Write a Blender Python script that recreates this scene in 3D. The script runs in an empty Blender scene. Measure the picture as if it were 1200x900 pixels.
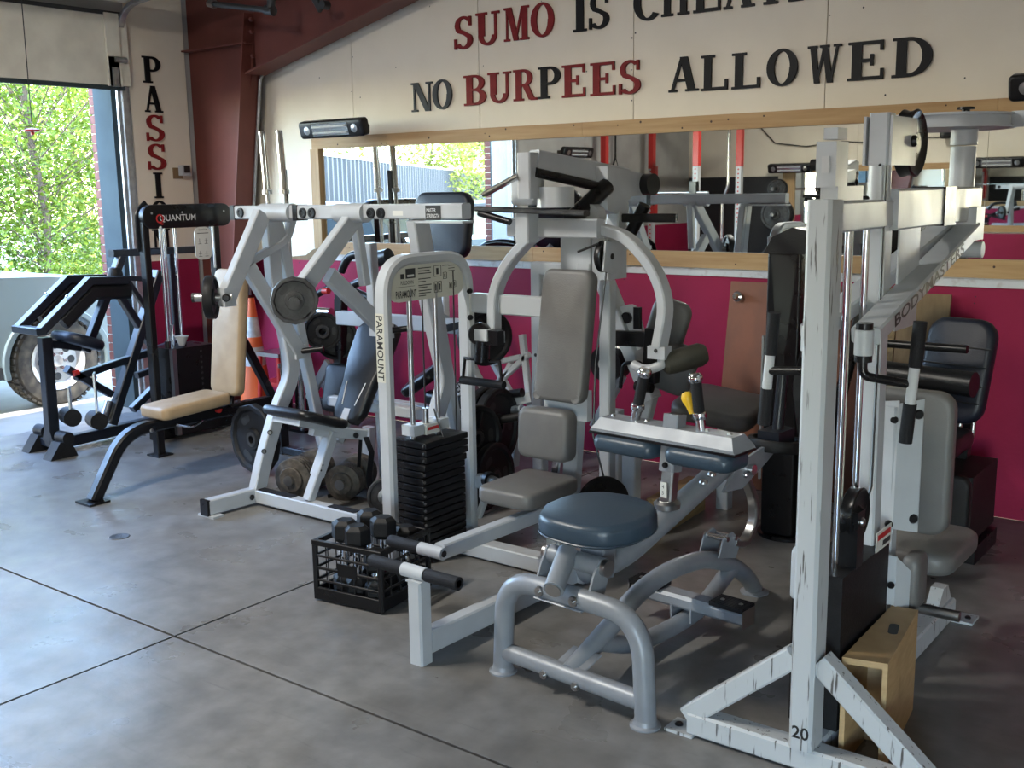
import bpy, math, random
from mathutils import Vector, Matrix
random.seed(7)
D = bpy.data; SC = bpy.context.scene; COL = SC.collection
V = Vector
# ---------------------------------------------------------------- camera
CAM_H = 1.75; FPX = 1260.4
def _cam(yaw, pitch, roll):
    f = V((-math.sin(yaw)*math.cos(pitch), math.cos(yaw)*math.cos(pitch), -math.sin(pitch)))
    r = V((math.cos(yaw), math.sin(yaw), 0)); d = f.cross(r)
    c, s = math.cos(roll), math.sin(roll)
    return c*r+s*d, -s*r+c*d, f
CR, CD, CF = _cam(0.654676, 0.180735, 0.0147062)
cam = D.cameras.new('camera'); cam.sensor_width = 36; cam.lens = 36*FPX/1200; cam.clip_end = 300
camo = D.objects.new('camera', cam); COL.objects.link(camo)
m = Matrix.Identity(4)
for i in range(3):
    m[i][0] = CR[i]; m[i][1] = -CD[i]; m[i][2] = -CF[i]
m[2][3] = CAM_H
camo.matrix_world = m; SC.camera = camo
# ---------------------------------------------------------------- world, sun, exposure
SC.view_settings.view_transform = 'Standard'; SC.view_settings.look = 'None'
SC.view_settings.gamma = 1; SC.view_settings.use_curve_mapping = False
SC.view_settings.exposure = 3.65
W = D.worlds.new('world'); SC.world = W; W.use_nodes = True
wn = W.node_tree; bg = wn.nodes['Background']
sky = wn.nodes.new('ShaderNodeTexSky'); sky.sky_type = 'NISHITA'; sky.sun_disc = False
sky.sun_elevation = math.radians(58); sky.sun_rotation = math.radians(150); sky.dust_density = 0.3; sky.air_density = 1.1; sky.ozone_density = 2.0
wn.links.new(sky.outputs[0], bg.inputs[0]); bg.inputs[1].default_value = 0.42
sun = D.lights.new('sun', 'SUN'); sun.energy = 2.0; sun.angle = math.radians(1.0); sun.color = (1.0, 0.95, 0.86)
suno = D.objects.new('sun', sun); COL.objects.link(suno)
suno.rotation_euler = V((-0.12, 0.50, -0.86)).to_track_quat('-Z', 'Y').to_euler()
def portal(loc, rot, sx, sy):
    l = D.lights.new('daylight_portal', 'AREA'); l.shape = 'RECTANGLE'; l.size = sx; l.size_y = sy
    l.cycles.is_portal = True
    o = D.objects.new('daylight_portal', l); COL.objects.link(o); o.location = loc; o.rotation_euler = rot
portal((-7.9, 3.4, 1.28), (0, math.radians(-90), 0), 2.5, 3.2)
portal((1.35, -2.7, 1.05), (math.radians(90), 0, 0), 1.4, 2.1)
# ---------------------------------------------------------------- pixel helpers (1200 x 900 frame -> a point on a real plane)
def ray(x, y): return CR*((x-600)/FPX) + CD*((y-450)/FPX) + CF
CO = V((0, 0, CAM_H))
def pZ(x, y, z=0.0):
    d = ray(x, y); return CO + d*((z-CAM_H)/d.z)
def pY(x, y, Y):
    d = ray(x, y); return CO + d*(Y/d.y)
def pX(x, y, X):
    d = ray(x, y); return CO + d*(X/d.x)
# ---------------------------------------------------------------- materials
def mat(name, c, c2=None, rough=0.5, metal=0.0, scale=12.0, lo=0.4, hi=0.65, bump=0.0, bscale=None, stretch=(1, 1, 1), rvar=0.0, spec=0.5, coat=0.0, detail=4.0):
    M = D.materials.new(name); M.use_nodes = True; n = M.node_tree; b = n.nodes['Principled BSDF']
    b.inputs['Base Color'].default_value = (*c, 1); b.inputs['Roughness'].default_value = rough; b.inputs['Metallic'].default_value = metal
    b.inputs['Specular IOR Level'].default_value = spec
    if coat: b.inputs['Coat Weight'].default_value = coat; b.inputs['Coat Roughness'].default_value = 0.15
    if c2 or bump or rvar:
        tc = n.nodes.new('ShaderNodeTexCoord'); mp = n.nodes.new('ShaderNodeMapping'); mp.inputs['Scale'].default_value = stretch
        n.links.new(tc.outputs['Object'], mp.inputs[0])
        ns = n.nodes.new('ShaderNodeTexNoise'); ns.inputs['Scale'].default_value = scale; ns.inputs['Detail'].default_value = detail
        n.links.new(mp.outputs[0], ns.inputs[0])
        if c2 or rvar:
            r = n.nodes.new('ShaderNodeValToRGB'); r.color_ramp.elements[0].position = lo; r.color_ramp.elements[1].position = hi
            r.color_ramp.elements[0].color = (*c, 1); r.color_ramp.elements[1].color = (*(c2 or c), 1)
            n.links.new(ns.outputs[0], r.inputs[0])
            if c2: n.links.new(r.outputs[0], b.inputs['Base Color'])
        if rvar:
            mr = n.nodes.new('ShaderNodeMapRange'); mr.inputs[1].default_value = 0.3; mr.inputs[2].default_value = 0.7
            mr.inputs[3].default_value = rough-rvar; mr.inputs[4].default_value = rough+rvar
            n.links.new(ns.outputs[0], mr.inputs[0]); n.links.new(mr.outputs[0], b.inputs['Roughness'])
        if bump:
            nb = ns
            if bscale:
                nb = n.nodes.new('ShaderNodeTexNoise'); nb.inputs['Scale'].default_value = bscale; nb.inputs['Detail'].default_value = 3
                n.links.new(mp.outputs[0], nb.inputs[0])
            bp = n.nodes.new('ShaderNodeBump'); bp.inputs['Strength'].default_value = bump; bp.inputs['Distance'].default_value = 0.01
            n.links.new(nb.outputs[0], bp.inputs['Height']); n.links.new(bp.outputs[0], b.inputs['Normal'])
    return M
def srgb(r, g, b):
    f = lambda v: (v/255/12.92 if v/255 <= 0.04045 else ((v/255+0.055)/1.055)**2.4)
    return (f(r), f(g), f(b))
MT = {}
MT['white'] = mat('white_paint', (0.44, 0.465, 0.49), (0.40, 0.42, 0.445), rough=0.36, scale=6, rvar=0.08)
MT['worn'] = mat('worn_white_paint', (0.44, 0.465, 0.48), (0.08, 0.076, 0.072), rough=0.5, scale=11, lo=0.615, hi=0.67, stretch=(7, 7, 0.5), detail=6)
MT['cream'] = mat('cream_panel', (0.55, 0.54, 0.46), rough=0.5)
MT['plastic_white'] = mat('white_plastic', (0.46, 0.47, 0.48), rough=0.45)
MT['silver'] = mat('silver_paint', (0.24, 0.26, 0.285), (0.21, 0.225, 0.25), rough=0.42, metal=0.15, scale=9, rvar=0.06)
MT['black'] = mat('black_paint', (0.006, 0.006, 0.007), rough=0.32, spec=0.35, scale=8, rvar=0.08)
MT['navyblack'] = mat('dark_blue_paint', (0.010, 0.013, 0.020), rough=0.34, spec=0.45)
MT['rubber'] = mat('black_rubber', (0.006, 0.006, 0.007), (0.010, 0.010, 0.011), rough=0.55, spec=0.3, scale=20, bump=0.15, bscale=160)
MT['grip'] = mat('foam_grip', (0.008, 0.008, 0.010), rough=0.7, spec=0.3, bump=0.3, bscale=220)
MT['iron'] = mat('grey_iron', (0.03, 0.03, 0.032), (0.055, 0.055, 0.056), rough=0.5, metal=0.3, scale=25, bump=0.2, bscale=120)
MT['rust'] = mat('worn_iron', (0.07, 0.06, 0.05), (0.13, 0.11, 0.09), rough=0.6, metal=0.4, scale=30, bump=0.2, bscale=100)
MT['chrome'] = mat('chrome', (0.62, 0.63, 0.65), rough=0.12, metal=1.0)
MT['steel'] = mat('brushed_steel', (0.42, 0.42, 0.42), rough=0.3, metal=1.0)
MT['grey_vinyl'] = mat('grey_vinyl', (0.13, 0.128, 0.124), (0.112, 0.11, 0.107), rough=0.45, scale=7, bump=0.12, bscale=180)
MT['blue_vinyl'] = mat('blue_vinyl', (0.032, 0.054, 0.080), (0.027, 0.046, 0.068), rough=0.36, scale=7, bump=0.1, bscale=180)
MT['navy_vinyl'] = mat('navy_vinyl', (0.007, 0.010, 0.020), rough=0.42, spec=0.4, bump=0.12, bscale=150)
MT['black_vinyl'] = mat('black_vinyl', (0.007, 0.0075, 0.009), rough=0.34, spec=0.4, bump=0.12, bscale=150)
MT['tan_vinyl'] = mat('tan_vinyl', (0.37, 0.26, 0.145), (0.32, 0.22, 0.12), rough=0.5, scale=9, bump=0.1, bscale=150)
MT['olive_vinyl'] = mat('olive_foam', (0.045, 0.042, 0.030), rough=0.6, bump=0.15, bscale=120)
MT['pine'] = mat('pine_wood', (0.46, 0.29, 0.13), (0.36, 0.20, 0.08), rough=0.55, scale=5, lo=0.35, hi=0.75, stretch=(0.6, 6, 9), bump=0.1, detail=6)
MT['pine_v'] = mat('pine_wood_upright', (0.46, 0.29, 0.13), (0.34, 0.19, 0.075), rough=0.55, scale=5, lo=0.35, hi=0.75, stretch=(9, 6, 0.6), bump=0.1, detail=6)
MT['knot'] = mat('wood_knot', (0.05, 0.022, 0.010), rough=0.6)
MT['plywood'] = mat('plywood', (0.50, 0.34, 0.17), (0.40, 0.26, 0.12), rough=0.55, scale=4, lo=0.3, hi=0.7, stretch=(3, 3, 14), detail=6)
MT['old_timber'] = mat('old_timber', (0.30, 0.20, 0.085), (0.16, 0.10, 0.045), rough=0.7, scale=6, stretch=(8, 0.7, 8), lo=0.35, hi=0.7, detail=6)
MT['board'] = mat('brown_board', (0.23, 0.075, 0.032), (0.12, 0.045, 0.024), rough=0.55, scale=2.4, lo=0.38, hi=0.78, stretch=(2.0, 2, 1.1), detail=7, bump=0.05)
MT['board2'] = mat('raw_board', (0.24, 0.155, 0.075), (0.18, 0.11, 0.05), rough=0.7, scale=5, stretch=(8, 8, 0.8), lo=0.3, hi=0.7)
MT['red'] = mat('red_paint', (0.46, 0.025, 0.022), rough=0.4)
MT['crimson'] = mat('crimson_letter_paint', (0.23, 0.018, 0.020), (0.18, 0.014, 0.015), rough=0.5, spec=0.2, scale=14)
MT['letter_black'] = mat('black_letter_paint', (0.006, 0.0065, 0.008), rough=0.45, spec=0.2)
MT['letter_grey'] = mat('charcoal_letter_face', (0.045, 0.05, 0.058), (0.03, 0.034, 0.04), rough=0.45, spec=0.2, scale=10)
MT['yellow'] = mat('yellow_plastic', (0.75, 0.45, 0.02), rough=0.4)
MT['orange'] = mat('cone_orange', (0.75, 0.13, 0.03), rough=0.5)
MT['cone_white'] = mat('cone_white_band', (0.55, 0.53, 0.50), (0.42, 0.40, 0.37), rough=0.5, scale=20)
MT['label'] = mat('printed_label', (0.62, 0.62, 0.58), rough=0.5)
MT['print'] = mat('black_print', (0.015, 0.015, 0.015), rough=0.5)
MT['print_red'] = mat('red_print', (0.5, 0.02, 0.02), rough=0.5)
MT['print_white'] = mat('white_print', (0.7, 0.7, 0.7), rough=0.5)
MT['wall'] = mat('white_wall_panel', (0.80, 0.72, 0.59), (0.76, 0.68, 0.55), rough=0.55, scale=2.5, bump=0.06, bscale=120)
MT['pink'] = mat('pink_wall_paint', (0.30, 0.016, 0.06), (0.265, 0.013, 0.05), rough=0.5, spec=0.2, scale=3, bump=0.08, bscale=60)
MT['strip'] = mat('white_strip', (0.58, 0.57, 0.57), (0.45, 0.40, 0.38), rough=0.55, scale=18, lo=0.55, hi=0.7)
MT['maroon'] = mat('maroon_steel', (0.15, 0.044, 0.034), (0.12, 0.036, 0.028), rough=0.5, spec=0.3, scale=3)
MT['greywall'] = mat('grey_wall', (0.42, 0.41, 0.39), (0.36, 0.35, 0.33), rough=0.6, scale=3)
MT['blackwall'] = mat('black_wainscot', (0.015, 0.015, 0.017), rough=0.6)
MT['ceiling'] = mat('ceiling_insulation', (0.55, 0.54, 0.50), rough=0.7)
MT['door'] = mat('garage_door_paint', (0.78, 0.75, 0.64), (0.68, 0.65, 0.55), rough=0.5, scale=5)
MT['jamb'] = mat('blue_grey_jamb', (0.05, 0.066, 0.07), (0.043, 0.057, 0.061), rough=0.85, spec=0.08, scale=4)
MT['galv'] = mat('galvanised_steel', (0.38, 0.39, 0.40), (0.30, 0.31, 0.32), rough=0.4, metal=0.7, scale=20)
MT['brick'] = mat('red_brick', (0.13, 0.035, 0.022), (0.09, 0.026, 0.018), rough=0.8, scale=20, bump=0.3)
MT['mortar'] = mat('mortar', (0.45, 0.42, 0.38), rough=0.9)
MT['asphalt'] = mat('outdoor_concrete', (0.22, 0.205, 0.18), (0.175, 0.165, 0.145), rough=0.8, scale=3)
MT['truck'] = mat('pale_silver_blue_car_paint', (0.095, 0.125, 0.133), rough=0.3, coat=0.5)
MT['truck_dark'] = mat('dark_trim', (0.03, 0.032, 0.034), rough=0.5)
MT['glass_dark'] = mat('tinted_glass', (0.03, 0.05, 0.07), rough=0.08, spec=0.8)
MT['tyre'] = mat('dusty_tyre', (0.03, 0.026, 0.022), (0.09, 0.075, 0.055), rough=0.85, scale=10)
MT['wheel'] = mat('alloy_wheel', (0.55, 0.53, 0.50), rough=0.35, metal=0.6)
MT['leaf'] = mat('green_leaves', (0.06, 0.11, 0.008), (0.16, 0.22, 0.018), rough=0.55, scale=1.3, lo=0.35, hi=0.65)
MT['leaf2'] = mat('lime_leaves', (0.14, 0.19, 0.016), (0.26, 0.28, 0.035), rough=0.55, scale=1.5, lo=0.35, hi=0.65)
MT['bark'] = mat('bark', (0.10, 0.07, 0.05), (0.06, 0.045, 0.03), rough=0.9, scale=14, bump=0.4)
MT['fence'] = mat('corrugated_fence', (0.03, 0.033, 0.035), rough=0.7, spec=0.2)
MT['beige_wall'] = mat('beige_block_wall', (0.12, 0.108, 0.065), rough=0.7)
MT['cable'] = mat('black_cable', (0.01, 0.01, 0.01), rough=0.4)
MT['heater_glass'] = mat('heater_reflector', (0.5, 0.5, 0.5), rough=0.18, metal=0.9)
for k in ('leaf', 'leaf2'):      # thin leaves let some light through
    n = MT[k].node_tree; b = n.nodes['Principled BSDF']; o = n.nodes['Material Output']
    t = n.nodes.new('ShaderNodeBsdfTranslucent'); mx = n.nodes.new('ShaderNodeMixShader'); mx.inputs[0].default_value = 0.4
    src = b.inputs['Base Color'].links[0].from_socket
    n.links.new(src, t.inputs[0]); n.links.new(b.outputs[0], mx.inputs[1]); n.links.new(t.outputs[0], mx.inputs[2]); n.links.new(mx.outputs[0], o.inputs[0])
MM = D.materials.new('mirror_glass'); MM.use_nodes = True
_b = MM.node_tree.nodes['Principled BSDF']; _b.inputs['Base Color'].default_value = (0.82, 0.86, 0.85, 1); _b.inputs['Metallic'].default_value = 1; _b.inputs['Roughness'].default_value = 0.012
MT['mirror'] = MM
def concrete():
    M = D.materials.new('sealed_concrete'); M.use_nodes = True; n = M.node_tree; b = n.nodes['Principled BSDF']; L = n.links.new; b.inputs['Specular IOR Level'].default_value = 0.4
    tc = n.nodes.new('ShaderNodeTexCoord'); g = tc.outputs['Object']
    def nz(s, d, st=(1, 1, 1)):
        mp = n.nodes.new('ShaderNodeMapping'); mp.inputs['Scale'].default_value = st; L(g, mp.inputs[0])
        k = n.nodes.new('ShaderNodeTexNoise'); k.inputs['Scale'].default_value = s; k.inputs['Detail'].default_value = d; L(mp.outputs[0], k.inputs[0]); return k.outputs[0]
    def ramp(a, p0, c0, p1, c1):
        r = n.nodes.new('ShaderNodeValToRGB'); e = r.color_ramp.elements; e[0].position = p0; e[1].position = p1; e[0].color = (*c0, 1); e[1].color = (*c1, 1); L(a, r.inputs[0]); return r.outputs[0]
    def mul(a, c, f=1.0):
        x = n.nodes.new('ShaderNodeMixRGB'); x.blend_type = 'MULTIPLY'; x.inputs[0].default_value = f; L(a, x.inputs[1]); L(c, x.inputs[2]); return x.outputs[0]
    base = ramp(nz(0.9, 6), 0.3, (0.142, 0.139, 0.134), 0.7, (0.222, 0.216, 0.207))
    fine = ramp(nz(9, 8), 0.3, (0.72, 0.72, 0.72), 0.7, (1.08, 1.08, 1.08))
    stain = ramp(nz(2.2, 9, (1.6, 0.8, 1)), 0.45, (1, 1, 1), 0.85, (0.68, 0.66, 0.63))
    scr = ramp(nz(5, 5, (0.7, 9, 1)), 0.62, (1, 1, 1), 0.80, (0.66, 0.66, 0.68))
    L(mul(mul(mul(base, fine), stain), scr, 0.7), b.inputs['Base Color'])
    rr = n.nodes.new('ShaderNodeMapRange'); rr.inputs[1].default_value = 0.3; rr.inputs[2].default_value = 0.7; rr.inputs[3].default_value = 0.24; rr.inputs[4].default_value = 0.42
    L(nz(3, 6), rr.inputs[0]); L(rr.outputs[0], b.inputs['Roughness'])
    bp = n.nodes.new('ShaderNodeBump'); bp.inputs['Strength'].default_value = 0.12; bp.inputs['Distance'].default_value = 0.006; L(nz(30, 6), bp.inputs['Height']); L(bp.outputs[0], b.inputs['Normal'])
    return M
MT['concrete'] = concrete()
# ---------------------------------------------------------------- mesh builder
Zp = V((0, 0, 1)); Xp = V((1, 0, 0)); Yp = V((0, 1, 0))
def v3(p): return p if isinstance(p, Vector) else V(p)
def perp(d, up=Zp):
    d = d.normalized(); u = v3(up)
    if abs(d.dot(u.normalized())) > 0.98: u = Xp if abs(d.x) < 0.9 else Yp
    s = d.cross(u).normalized(); return s, s.cross(d).normalized()
def fillet(pts, r, n=5):
    pts = [v3(p) for p in pts]; out = [pts[0]]
    for i in range(1, len(pts)-1):
        a, b, c = pts[i-1], pts[i], pts[i+1]
        d1 = (a-b); d2 = (c-b); l = min(r, d1.length*0.49, d2.length*0.49)
        p, q = b+d1.normalized()*l, b+d2.normalized()*l
        for k in range(n+1):
            t = k/n; out.append(p*(1-t)**2 + b*2*t*(1-t) + q*t*t)
    out.append(pts[-1]); return out
def rrect(w, h, r, n=3):
    r = min(r, w*0.499, h*0.499); o = []
    for cx, cy, a0 in ((w/2-r, h/2-r, 0), (-w/2+r, h/2-r, 90), (-w/2+r, -h/2+r, 180), (w/2-r, -h/2+r, 270)):
        for k in range(n+1):
            a = math.radians(a0+90*k/n); o.append((cx+r*math.cos(a), cy+r*math.sin(a)))
    return o
def circ(r, n=14): return [(r*math.cos(2*math.pi*k/n), r*math.sin(2*math.pi*k/n)) for k in range(n)]
class MB:
    def __init__(s): s.v = []; s.f = []
    def add(s, vs, fs):
        b = len(s.v); s.v += [v3(p) for p in vs]; s.f += [tuple(i+b for i in f) for f in fs]; return s
    def box(s, c, size, x=Xp, y=Yp, z=Zp):
        c = v3(c); x, y, z = v3(x)*size[0]/2, v3(y)*size[1]/2, v3(z)*size[2]/2
        vs = [c+x*i+y*j+z*k for i in (-1, 1) for j in (-1, 1) for k in (-1, 1)]
        return s.add(vs, [(0, 1, 3, 2), (4, 6, 7, 5), (0, 4, 5, 1), (2, 3, 7, 6), (0, 2, 6, 4), (1, 5, 7, 3)])
    def bb(s, x0, x1, y0, y1, z0, z1): return s.box(((x0+x1)/2, (y0+y1)/2, (z0+z1)/2), (abs(x1-x0), abs(y1-y0), abs(z1-z0)))
    def sweep(s, pts, sec, up=Zp, caps=True, closed=False):
        pts = [v3(p) for p in pts]; n = len(pts); m = len(sec); b = len(s.v)
        ps = None
        for i in range(n):
            if closed: d0, d1 = (pts[i]-pts[i-1]).normalized(), (pts[(i+1) % n]-pts[i]).normalized()
            else:
                d0 = (pts[i]-pts[i-1]).normalized() if i else (pts[1]-pts[0]).normalized()
                d1 = (pts[i+1]-pts[i]).normalized() if i < n-1 else d0
            t = (d0+d1).normalized()
            if ps is None: sd, u = perp(d0, up)
            else:
                u = ps - d0*ps.dot(d0); u.normalize(); sd = d0.cross(u)
            ps = u
            k = 1/max(0.35, t.dot(d1))
            for (x, y) in sec:
                p = sd*x + u*y
                q = p - d0*(p.dot(t)/max(0.2, d0.dot(t)))   # shear along the incoming direction onto the mitre plane
                s.v.append(pts[i]+q)
        R = n if closed else n-1
        for i in range(R):
            for j in range(m):
                a = b+i*m+j; c = b+i*m+(j+1) % m; e = b+((i+1) % n)*m+(j+1) % m; g = b+((i+1) % n)*m+j
                s.f.append((a, c, e, g))
        if caps and not closed:
            s.f.append(tuple(b+j for j in range(m))[::-1]); s.f.append(tuple(b+(n-1)*m+j for j in range(m)))
        return s
    def beam(s, a, b, w=0.05, h=None, up=Zp, r=0.006): return s.sweep([a, b], rrect(w, h or w, r, 1), up)
    def path(s, pts, w=0.05, h=None, up=Zp, r=0.006, fil=0, n=5): return s.sweep(fillet(pts, fil, n) if fil else pts, rrect(w, h or w, r, 1), up)
    def tube(s, pts, r, fil=0, n=14, fn=6, up=Zp): return s.sweep(fillet(pts, fil, fn) if fil else pts, circ(r, n), up)
    def cyl(s, a, b, r, r2=None, n=18):
        a, b = v3(a), v3(b); return s.lathe(a, b-a, [(0, 0), (r, 0), (r if r2 is None else r2, (b-a).length), (0, (b-a).length)], n)
    def lathe(s, o, ax, prof, n=24, ph=0.0):
        o = v3(o); ax = v3(ax).normalized(); u, w = perp(ax); b = len(s.v); rings = []
        for (r, h) in prof:
            if r < 1e-6: rings.append([len(s.v)]); s.v.append(o+ax*h)
            else:
                rings.append(list(range(len(s.v), len(s.v)+n)))
                for k in range(n):
                    a = 2*math.pi*k/n+ph; s.v.append(o+ax*h+u*(r*math.cos(a))+w*(r*math.sin(a)))
        for A, B in zip(rings, rings[1:]):
            for k in range(n):
                k2 = (k+1) % n
                if len(A) == 1 and len(B) == 1: continue
                if len(A) == 1: s.f.append((A[0], B[k2], B[k]))
                elif len(B) == 1: s.f.append((A[k], A[k2], B[0]))
                else: s.f.append((A[k], A[k2], B[k2], B[k]))
        return s
    def prism(s, poly, o, u, w, depth):
        o, u, w = v3(o), v3(u), v3(w); nn = u.cross(w).normalized(); m = len(poly); b = len(s.v)
        for k in (0, 1):
            for (x, y) in poly: s.v.append(o+u*x+w*y+nn*(depth*(k-0.5)))
        s.f.append(tuple(b+i for i in range(m))[::-1]); s.f.append(tuple(b+m+i for i in range(m)))
        for i in range(m): s.f.append((b+i, b+(i+1) % m, b+m+(i+1) % m, b+m+i))
        return s
    def pad(s, c, u, w, su, sv, t, rc=0.05, re=0.02, crown=0.0, poly=None):
        """cushion: rounded outline in the plane u,w, thickness t along u x w, soft edges"""
        c, u, w = v3(c), v3(u).normalized(), v3(w).normalized(); nn = u.cross(w).normalized(); w = nn.cross(u)
        out = poly or rrect(su, sv, rc, 5); m = len(out); b = len(s.v); re = min(re, t*0.49)
        lev = []
        for k in range(4):
            a = math.pi/2*k/3; lev.append((re*(1-math.sin(a)), -t/2+re*(1-math.cos(a))))
        lev = lev + [(i, -z) for i, z in lev[::-1]]
        for (ins, z) in lev:
            for (x, y) in out:
                l = math.hypot(x, y) or 1; k = 1-ins/max(0.03, min(su, sv)/2) if not poly else 1-ins/l
                s.v.append(c+u*(x-ins*(x/(su/2)))+w*(y-ins*(y/(sv/2)))+nn*z)
        for i in range(len(lev)-1):
            for j in range(m):
                s.f.append((b+i*m+j, b+i*m+(j+1) % m, b+(i+1)*m+(j+1) % m, b+(i+1)*m+j))
        ci = len(s.v); s.v.append(c-nn*(t/2+crown*0.3)); s.v.append(c+nn*(t/2+crown))
        e = b+(len(lev)-1)*m
        for j in range(m):
            s.f.append((ci, b+(j+1) % m, b+j)); s.f.append((ci+1, e+j, e+(j+1) % m))
        return s
    def build(s, name, mt, parent=None, smooth=40, off=None):
        me = D.meshes.new(name); o0 = off if off is not None else (parent_world(parent) if parent else V((0, 0, 0)))
        me.from_pydata([tuple(p-o0) for p in s.v], [], s.f); me.validate()
        me.materials.append(MT[mt] if isinstance(mt, str) else mt)
        if smooth:
            me.polygons.foreach_set('use_smooth', [True]*len(me.polygons)); me.set_sharp_from_angle(angle=math.radians(smooth))
        o = D.objects.new(name, me); COL.objects.link(o)
        if parent: o.parent = parent
        elif off is not None: o.location = off
        me.update(); return o
def parent_world(p):
    w = V((0, 0, 0))
    while p: w = w + p.location; p = p.parent
    return w
def thing(name, label, cat, loc=(0, 0, 0), group=None):
    o = D.objects.new(name, None); COL.objects.link(o); o.location = loc; o.empty_display_size = 0.1
    o['label'] = label; o['category'] = cat
    if group: o['group'] = group
    return o
def tag(o, label, cat, group=None):
    o['label'] = label; o['category'] = cat
    if group: o['group'] = group
    return o
def struct(o, label=None):
    o['kind'] = 'structure'
    if label: o['label'] = label; 
    return o
def sroot(name, label=None):
    o = D.objects.new(name, None); COL.objects.link(o); o.empty_display_size = 0.1; return struct(o, label)
def dup(o, parent=None, loc=None, mw=None):
    c = o.copy(); COL.objects.link(c)
    c.parent = parent
    if loc is not None: c.location = loc
    for ch in o.children: dup(ch, c)
    return c
def at(o, mtx):
    o.matrix_world = mtx; return o
def frame(o, x, z):
    """matrix with origin o, local x and z axes as given"""
    x = v3(x).normalized(); z = v3(z).normalized(); y = z.cross(x).normalized(); x = y.cross(z)
    M = Matrix.Identity(4)
    for i in range(3): M[i][0] = x[i]; M[i][1] = y[i]; M[i][2] = z[i]; M[i][3] = v3(o)[i]
    return M
def text(body, o, u, w, h, mt, parent, name='lettering', width=None, ext=0.0006, bold=0.0, space=1.0):
    """flat printed lettering: lower-left corner o, running along u, upright along w, capital height h"""
    cu = D.curves.new(name, 'FONT'); cu.body = body; cu.size = 1; cu.extrude = 0; cu.offset = bold; cu.space_character = space; cu.resolution_u = 3
    ob = D.objects.new('tmp_text', cu); COL.objects.link(ob); bpy.context.view_layer.update()
    me = D.meshes.new_from_object(ob.evaluated_get(bpy.context.evaluated_depsgraph_get())); D.objects.remove(ob); D.curves.remove(cu)
    xs = [p.co.x for p in me.vertices]; ys = [p.co.y for p in me.vertices]
    x0, x1, y0, y1 = min(xs), max(xs), min(ys), max(ys)
    sy = h/(y1-y0); sx = (width/(x1-x0)) if width else sy
    o, u, w = v3(o), v3(u).normalized(), v3(w).normalized(); nn = u.cross(w).normalized(); o0 = parent_world(parent)
    for p in me.vertices:
        q = o+u*((p.co.x-x0)*sx)+w*((p.co.y-y0)*sy)+nn*ext - o0; p.co = q
    me.materials.clear(); me.materials.append(MT[mt]); me.name = name
    ob = D.objects.new(name, me); COL.objects.link(ob); ob.parent = parent; return ob
# ================================================================ THE ROOM
BW = 5.89; LW = -7.70; RW = 4.0; RY = -2.6
fr = sroot('floor', 'grey sealed concrete floor with sawn joints')
xs = [LW+0.02, -3.56, 0.10, RW]; ys = [RY, -1.30, 2.39, BW]
for i in range(3):
    for j in range(3):
        MB().bb(xs[i]+0.006, xs[i+1]-0.006, ys[j]+0.006, ys[j+1]-0.006, -0.12, 0).build('slab', 'concrete', fr)
MB().bb(LW, RW, RY, BW, -0.16, -0.02).build('joint_filler', 'cable', fr)
MB().bb(-8.2, LW+0.016, 1.7, 5.0, -0.12, -0.004).build('door_threshold', 'asphalt', fr)
tag(MB().lathe((-4.875, 2.993, 0), Zp, [(0, 0.0), (0, 0.002), (0.036, 0.002), (0.04, 0.003), (0.05, 0.003), (0.053, 0.0)], 32).build('cleanout_cover', 'iron'), 'small round metal cleanout cover set flush in the open concrete floor', 'floor cover')
wb = sroot('wall_back', 'white panelled back wall with pink wainscot')
sx = [LW, -5.984, -4.765, -3.546, -2.327, -1.108, 0.111, 1.33, 2.55, RW]
for a, b in zip(sx, sx[1:]):
    MB().bb(a+0.0025, b-0.0025, BW, BW+0.03, 1.214, 6.0).build('wall_panel', 'wall', wb)
MB().bb(LW, RW, BW+0.03, BW+0.2, 0, 6.0).build('wall_backing', 'truck_dark', wb)
for a, b in ((LW, -4.2), (-4.2, -1.76), (-1.76, 0.68), (0.68, RW)):
    MB().bb(a+0.001, b-0.001, BW-0.004, BW+0.03, 0, 1.205).build('wainscot_board', 'pink', wb)
for a, b in ((-6.4, -4.4), (-4.4, -1.96), (-1.96, 0.48), (0.48, RW)):
    MB().bb(a+0.002, b-0.002, BW-0.016, BW, 1.208, 1.256).build('white_strip', 'strip', wb)
MB().prism([(-7.0, 1.20), (-6.25, 1.20), (-6.28, 1.27), (-6.36, 1.265), (-6.42, 1.31), (-6.5, 1.285), (-6.58, 1.24), (-6.75, 1.225)], (0, BW-0.005, 0), Xp, Zp, 0.003).build('torn_paper_edge', 'board2', wb)
# nail holes and scuffs in the wall panels
nm = MB(); 
for i in range(70):
    x = random.choice(sx[1:7])+random.choice((-0.012, 0.012, random.uniform(-0.6, 0.6))); z = random.uniform(2.2, 3.3)
    nm.lathe((x, BW+0.0005, z), (0, -1, 0), [(0, 0.001), (random.uniform(0.003, 0.006), 0.0006), (0, 0)], 6)
for i in range(40):
    x = random.uniform(-6.9, -1.0); z = random.choice((random.uniform(1.1, 1.2), random.uniform(0.05, 0.12)))
    nm.lathe((x, BW-0.004, z), (0, -1, 0), [(0, 0.001), (random.uniform(0.003, 0.006), 0.0006), (0, 0)], 6)
nm.build('nail_holes', 'print', wb)['kind'] = 'stuff'
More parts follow.
